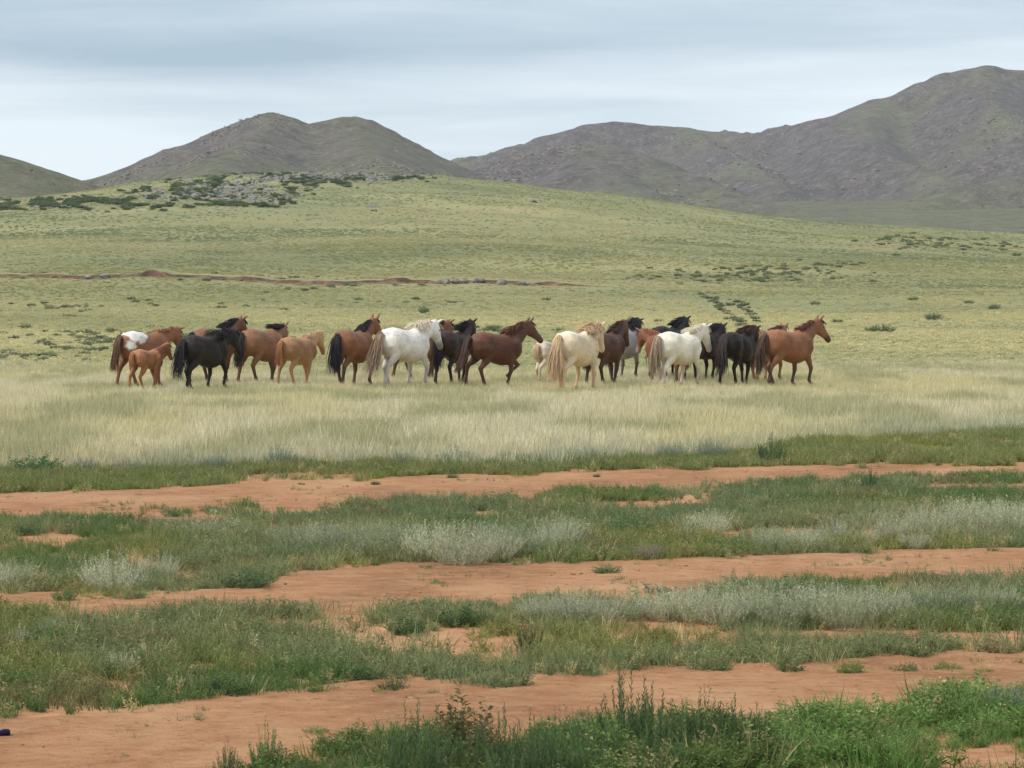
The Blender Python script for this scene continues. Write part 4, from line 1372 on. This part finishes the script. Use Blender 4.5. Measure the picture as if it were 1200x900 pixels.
SILVER, SILV2, PURP = lin(194, 194, 162), lin(168, 172, 138), lin(172, 158, 148)
GDARK, GMID, GOLIVE = lin(92, 116, 74), lin(118, 138, 92), lin(128, 134, 90)
L1 = 'silvery grey sagebrush bush growing between the meadow track and the middle track'
for bx_, by_, hp in [(345, 642, 28), (372, 648, 34), (405, 650, 36), (438, 656, 34), (470, 652, 36), (505, 657, 40), (540, 664, 44), (575, 658, 40), (600, 652, 34), (660, 642, 32), (635, 646, 26), (832, 628, 28), (805, 634, 18),
                     (905, 648, 30), (940, 645, 26), (980, 636, 26), (1045, 634, 28), (1090, 628, 34), (1125, 624, 36), (1160, 626, 40), (1190, 628, 40), (1075, 645, 22), (1020, 640, 18), (320, 636, 18), (285, 632, 14), (20, 690, 30), (-15, 694, 34), (185, 680, 28), (230, 628, 14), (720, 622, 14)]:
    bush(SAGE, 'sagebrush', bx_, by_, hp * 1.3, 1.1, SILVER if random.random() < 0.6 else SILV2, L1, 'sagebrush between the upper two tracks')
L2 = 'silvery grey sagebrush bush growing between the middle track and the nearest track'
for bx_, by_, hp in [(640, 728, 30), (672, 730, 34), (705, 732, 34), (735, 728, 26), (782, 728, 38), (815, 730, 40), (848, 734, 40), (880, 730, 38), (912, 736, 46), (960, 734, 46), (990, 738, 44), (1020, 730, 40), (1052, 726, 30), (1085, 724, 36), (1130, 722, 32), (1175, 718, 28), (620, 726, 22), (60, 752, 24), (20, 760, 22), (140, 790, 24)]:
    bush(SAGE, 'sagebrush', bx_, by_, hp * 1.3, 1.1, SILVER if random.random() < 0.65 else SILV2, L2, 'sagebrush between the lower two tracks')
bush(SAGE, 'sagebrush', 132, 695, 54, 1.15, SILVER, 'large silvery sagebrush mound beside the narrow end of the middle track', cat='bush')
bush(SAGE, 'sagebrush', 762, 657, 24, 1.1, PURP, 'low purplish grey sagebrush bush beside the middle track')
bush(SAGE, 'sagebrush', 1188, 845, 52, 0.9, lin(124, 138, 124), 'bluish grey tussock standing in the bright green roadside grass')
bush(GREEN, 'green_bush', 940, 706, 36, 1.3, GOLIVE, 'rounded olive green bush beside the middle track among sagebrush')
for bx_, by_, hp, w_ in [(712, 673, 14, 1.6), (500, 668, 8, 1.6), (512, 687, 8, 1.6), (350, 713, 8, 1.4)]:
    bush(GREEN, 'green_bush', bx_, by_, hp, w_, GMID, 'small flat green cushion plant on the middle dirt track', 'cushion plants on the middle track')
for bx_, by_, hp, w_ in [(998, 792, 22, 1.1), (1112, 788, 14, 1.6), (1158, 792, 10, 1.3), (370, 864, 14, 1.5), (142, 894, 10, 1.6), (550, 662, 0, 0)]:
    if hp: bush(GREEN, 'green_bush', bx_, by_, hp, w_, lin(128, 142, 82), 'small green cushion plant on the nearest red dirt track', 'cushion plants on the nearest track')
for bx_, by_, hp in [(530, 562, 9), (440, 569, 7), (700, 560, 6), (352, 570, 6)]:
    bush(GREEN, 'green_bush', bx_, by_, hp, 1.1, GDARK, 'tiny dark green tuft on the meadow side dirt track', 'tufts on the meadow track')
bush(WEED, 'weed', 1020, 576, 32, 1.0, lin(90, 116, 82), 'upright dark green weed on the lower edge of the meadow track', cat='weed')
bush(WEED, 'weed', 905, 545, 42, 1.2, lin(96, 122, 88), 'tall dark green weed at the edge of the dry meadow', cat='weed')
bush(GREEN, 'green_bush', 40, 556, 30, 1.3, lin(92, 124, 78), 'leafy green bush at the edge of the dry meadow beside the green strip')
for bx_, by_, hp in [(328, 548, 20), (255, 552, 16), (470, 548, 16), (537, 546, 18), (100, 555, 16), (150, 554, 14), (790, 540, 18), (835, 540, 20), (690, 544, 16), (620, 546, 12)]:
    bush(SAGE, 'sagebrush', bx_, by_, hp * 1.45, 1.15, lin(140, 150, 128), 'low grey green bush along the lower edge of the dry meadow', 'grey bushes along the meadow edge')
for bx_, by_, hp in [(30, 628, 22), (200, 606, 14), (120, 640, 16), (300, 622, 12), (650, 596, 12), (700, 600, 14), (790, 600, 12), (735, 628, 30), (860, 648, 26), (615, 600, 10), (425, 625, 14), (250, 640, 16)]:
    bush(GREEN, 'green_bush', bx_, by_, hp, 1.15, GMID, 'green herb clump among the grass between the upper two tracks', 'green clumps between the upper two tracks')
bush(GREEN, 'green_bush', 75, 706, 20, 1.0, GMID, 'small round green bush standing alone on the narrow end of the middle track')
bush(GREEN, 'green_bush', 290, 691, 30, 1.3, lin(104, 122, 84), 'green bush at the tip of the grass tongue beside the middle track')
bush(WEED, 'weed', 618, 766, 46, 1.1, lin(86, 104, 66), 'dark green weed clump in the middle of the grass below the middle track', cat='weed')
for bx_, by_, hp in [(265, 818, 34), (215, 815, 26), (430, 800, 24), (460, 812, 20), (90, 770, 40), (60, 780, 36), (330, 775, 30), (540, 735, 34), (480, 745, 30), (925, 790, 20), (845, 790, 16), (1065, 790, 18), (580, 800, 12)]:
    bush(GREEN, 'green_bush', bx_, by_, hp * 0.9, 1.2, GDARK if random.random() < .5 else GOLIVE, 'dark green herb clump among the grass between the lower two tracks', 'green clumps between the lower two tracks')
# the near verge
for bx_, by_, hp, w_, c_ in [(312, 912, 74, 0.8, lin(126, 146, 92)), (265, 916, 50, 0.9, lin(100, 122, 76)), (350, 925, 46, 0.9, lin(112, 130, 84))]:
    bush(WEED, 'weed', bx_, by_, hp, w_, c_, 'feathery green weed at the tapering end of the near roadside verge', 'feathery weeds at the end of the verge', 'weed')
for bx_, by_, hp, w_ in [(480, 905, 66, 0.9), (450, 912, 54, 1.0), (515, 912, 62, 1.0), (590, 905, 64, 0.9), (625, 910, 60, 0.9), (660, 905, 62, 0.9), (690, 900, 56, 0.9), (735, 890, 92, 0.75), (760, 896, 80, 0.9), (800, 895, 60, 0.9), (420, 918, 44, 1.0), (560, 918, 60, 1.1), (710, 915, 60, 1.0), (500, 925, 64, 1.1), (640, 925, 62, 1.1), (780, 918, 60, 1.1), (395, 925, 36, 1.1), (600, 930, 60, 1.2), (675, 925, 62, 1.1), (465, 930, 56, 1.1)]:
    bush(WEED, 'weed', bx_, by_, hp * 1.35, w_, lin(104, 124, 82), 'spiky green weed rising from the dark clump of the near roadside verge', 'spiky weeds of the near verge', 'weed')
for bx_, by_, hp, w_ in [(830, 890, 70, 0.9), (862, 892, 66, 0.9), (890, 892, 54, 0.9), (845, 900, 60, 1.1)]:
    bush(WEED, 'weed', bx_, by_, hp * 1.3, w_, lin(86, 108, 68), 'dark green bushy weed beside the bright grass on the near verge', 'dark bushy weeds by the bright grass', 'weed')
for bx_, by_, hp in [(545, 896, 106), (528, 900, 84), (562, 905, 80)]:
    bush(DOCK, 'dock', bx_, by_, hp * 1.1, 0.8, lin(122, 112, 76), 'tall brownish broad leaved weed sticking out above the near verge', 'brownish broad leaved weeds', 'weed')
for bx_, by_, hp in [(982, 842, 34), (920, 858, 40), (1010, 838, 26), (790, 870, 46)]:
    bush(WEED, 'weed', bx_, by_, hp, 0.7, lin(118, 134, 92), 'thin pale green sprig at the edge of the nearest dirt track', 'thin sprigs by the nearest track', 'weed')

# shrubs scattered over the meadow beyond the horses
for bx_, by_, hp, w_ in [(1035, 390, 13, 1.5), (1022, 389, 9, 1.3), (1095, 375, 12, 1.2), (1135, 356, 6, 1.5), (590, 390, 8, 1.4), (497, 368, 14, 0.6), (575, 389, 10, 1.1), (536, 389, 7, 1.6), (1165, 362, 8, 1.2), (700, 384, 8, 1.4), (655, 389, 7, 1.6), (772, 378, 6, 1.3),
                         (720, 386, 10, 1.0), (980, 378, 6, 1.6), (955, 357, 6, 1.4), (1070, 352, 6, 1.6), (640, 352, 5, 1.4), (420, 352, 5, 1.5), (260, 362, 6, 1.6), (80, 372, 6, 1.8), (30, 385, 7, 1.6), (1190, 300, 6, 1.4), (1050, 300, 5, 1.5)]:
    bush(GREEN, 'shrub', bx_, by_, hp, w_, lin(112, 128, 92), 'low dark green shrub dotting the meadow beyond the horses', 'shrubs dotting the meadow beyond the horses', 'shrub')

# ------------------------------------------------------------------ stones and litter on the tracks
M_STONE = rock_mat('pale_stone', lin(196, 178, 160), lin(226, 214, 200))
ST = [rock_mesh('stone', 500 + i, M_STONE, 0.6) for i in range(3)]
for sx, sy, wpx, lab, grp in [(612, 551, 9, 1, 0), (632, 551, 8, 1, 0), (600, 552, 6, 1, 0), (755, 690, 6, 2, 0), (378, 695, 6, 2, 0), (415, 703, 5, 2, 0), (148, 835, 6, 3, 0), (295, 824, 7, 3, 0), (118, 857, 4, 3, 0), (620, 596, 16, 4, 0), (680, 593, 10, 4, 0), (250, 602, 12, 4, 0)]:
    x_, y_, z_ = px2ground(sx, sy)
    o = add('stone', random.choice(ST))
    w_ = wpx / (F / y_)
    o.location = (x_, y_, z_ + w_ * 0.12); o.scale = (w_, w_, w_ * 0.9); o.rotation_euler = (0, 0, sx * 1.3)
    tag(o, {1: 'pale stone on the grassy upper edge of the meadow track', 2: 'small pale stone lying on the middle dirt track', 3: 'small pale stone lying on the nearest dirt track', 4: 'pale stone in the crumbling lower edge of the meadow track'}[lab], 'stone',
        {1: 'stones on the meadow edge', 2: 'stones on the middle track', 3: 'stones on the nearest track', 4: 'stones along the lower edge of the meadow track'}[lab])

# clods and pebbles too many to count
x, y = place(26, 14, 45, 0.26)
px, py = to_px(x, y)
t1t, t1b, t2t, t2b, t3t, t3b = (ev(e, px) for e in (E_T1T, E_T1B, E_T2T, E_T2B, E_T3T, E_T3B))
on = ((py > t1t) & (py < t1b)) | ((py > t2t) & (py < t2b)) | ((py > t3t) & (py < t3b))
cl = fbm(x * 1.1, y * 0.8, 141, 4)
on &= rng.uniform(size=len(x)) < np.clip((cl - 0.40) * 4, 0.05, 1)
x, y = x[on], y[on]; n = len(x)
s_ = 0.010 + 0.035 * rng.uniform(size=n) ** 4
M_CLOD = rock_mat('clod', lin(136, 88, 66), lin(196, 146, 114))
c_protos = [bpy.data.objects.new('clod', rock_mesh('clod', 520 + i, M_CLOD, 0.6)) for i in range(3)]
scatter('pebbles', np.stack([x, y, ground_z(x, y) + 0.014], 1), np.stack([s_ * 1.2, s_, s_], 1), rots(n, 0.2), rng.integers(0, 3, n), np.ones((n, 3)), c_protos, 'small clods and pebbles strewn over the red dirt tracks')


def litter():
    """a small crushed drinks can lying on its side"""
    bl = Build()
    prof = [(-.058, .018), (-.060, .024), (-.056, .027), (-.050, .031), (-.02, .0325), (.02, .032), (.048, .031), (.054, .027), (.059, .024), (.057, .019)]
    rings = []
    for xx, rr in prof:
        q = ring((xx, 0, 0), (0, 1, 0), (0, 0, 1), rr, rr * (0.82 if abs(xx) < .03 else 0.95), 20, 2.0)
        q[:, 2] += 0.006 * math.sin(xx * 60)
        rings.append(q)
    bl.loft(rings)
    me = mesh_np('drinks_can', np.concatenate(bl.V), bl.F)
    n = Nodes('can_paint')
    tcn = n.n.new('ShaderNodeTexCoord')
    sp_ = n.n.new('ShaderNodeSeparateXYZ'); n.l.new(tcn.outputs['Object'], sp_.inputs[0])
    n.color(n.ramp(n.math('ADD', n.math('MULTIPLY', sp_.outputs[2], 14.0), 0.5), [(0.35, lin(64, 24, 36)), (0.55, lin(26, 26, 52))]))
    n.b.inputs['Roughness'].default_value = 0.35
    me.materials.append(n.m)
    x_, y_, z_ = px2ground(-1, 868)
    o = add('litter', me)
    o.location = (x_, y_, z_ + 0.030); o.rotation_euler = (0, 0, R(8)); o.scale = (0.82, 0.82, 0.82)
    tag(o, 'small dark blue and maroon piece of litter lying on the nearest dirt track', 'litter')


litter()

# ------------------------------------------------------------------ air between here and the mountains
hz = bpy.data.meshes.new('haze')
L_ = 3100.0
cv = [(sx * L_, sy * L_, z) for z in (-25.0, 290.0) for sx, sy in ((-1, -1), (1, -1), (1, 1), (-1, 1))]
hz.from_pydata(cv, [], [(3, 2, 1, 0), (4, 5, 6, 7), (0, 1, 5, 4), (1, 2, 6, 5), (2, 3, 7, 6), (3, 0, 4, 7)])
hm_ = bpy.data.materials.new('haze'); hm_.use_nodes = True
hn, hl = hm_.node_tree.nodes, hm_.node_tree.links
hn.clear()
ho_ = hn.new('ShaderNodeOutputMaterial'); hv = hn.new('ShaderNodeVolumePrincipled')
hv.inputs['Color'].default_value = (0.86, 0.90, 0.97, 1)
hv.inputs['Density'].default_value = 0.00009
hl.new(hv.outputs[0], ho_.inputs['Volume'])
hz.materials.append(hm_)
hzo = add('haze', hz)
tag(hzo, kind='stuff', label='thin pale haze in the air before the mountains')
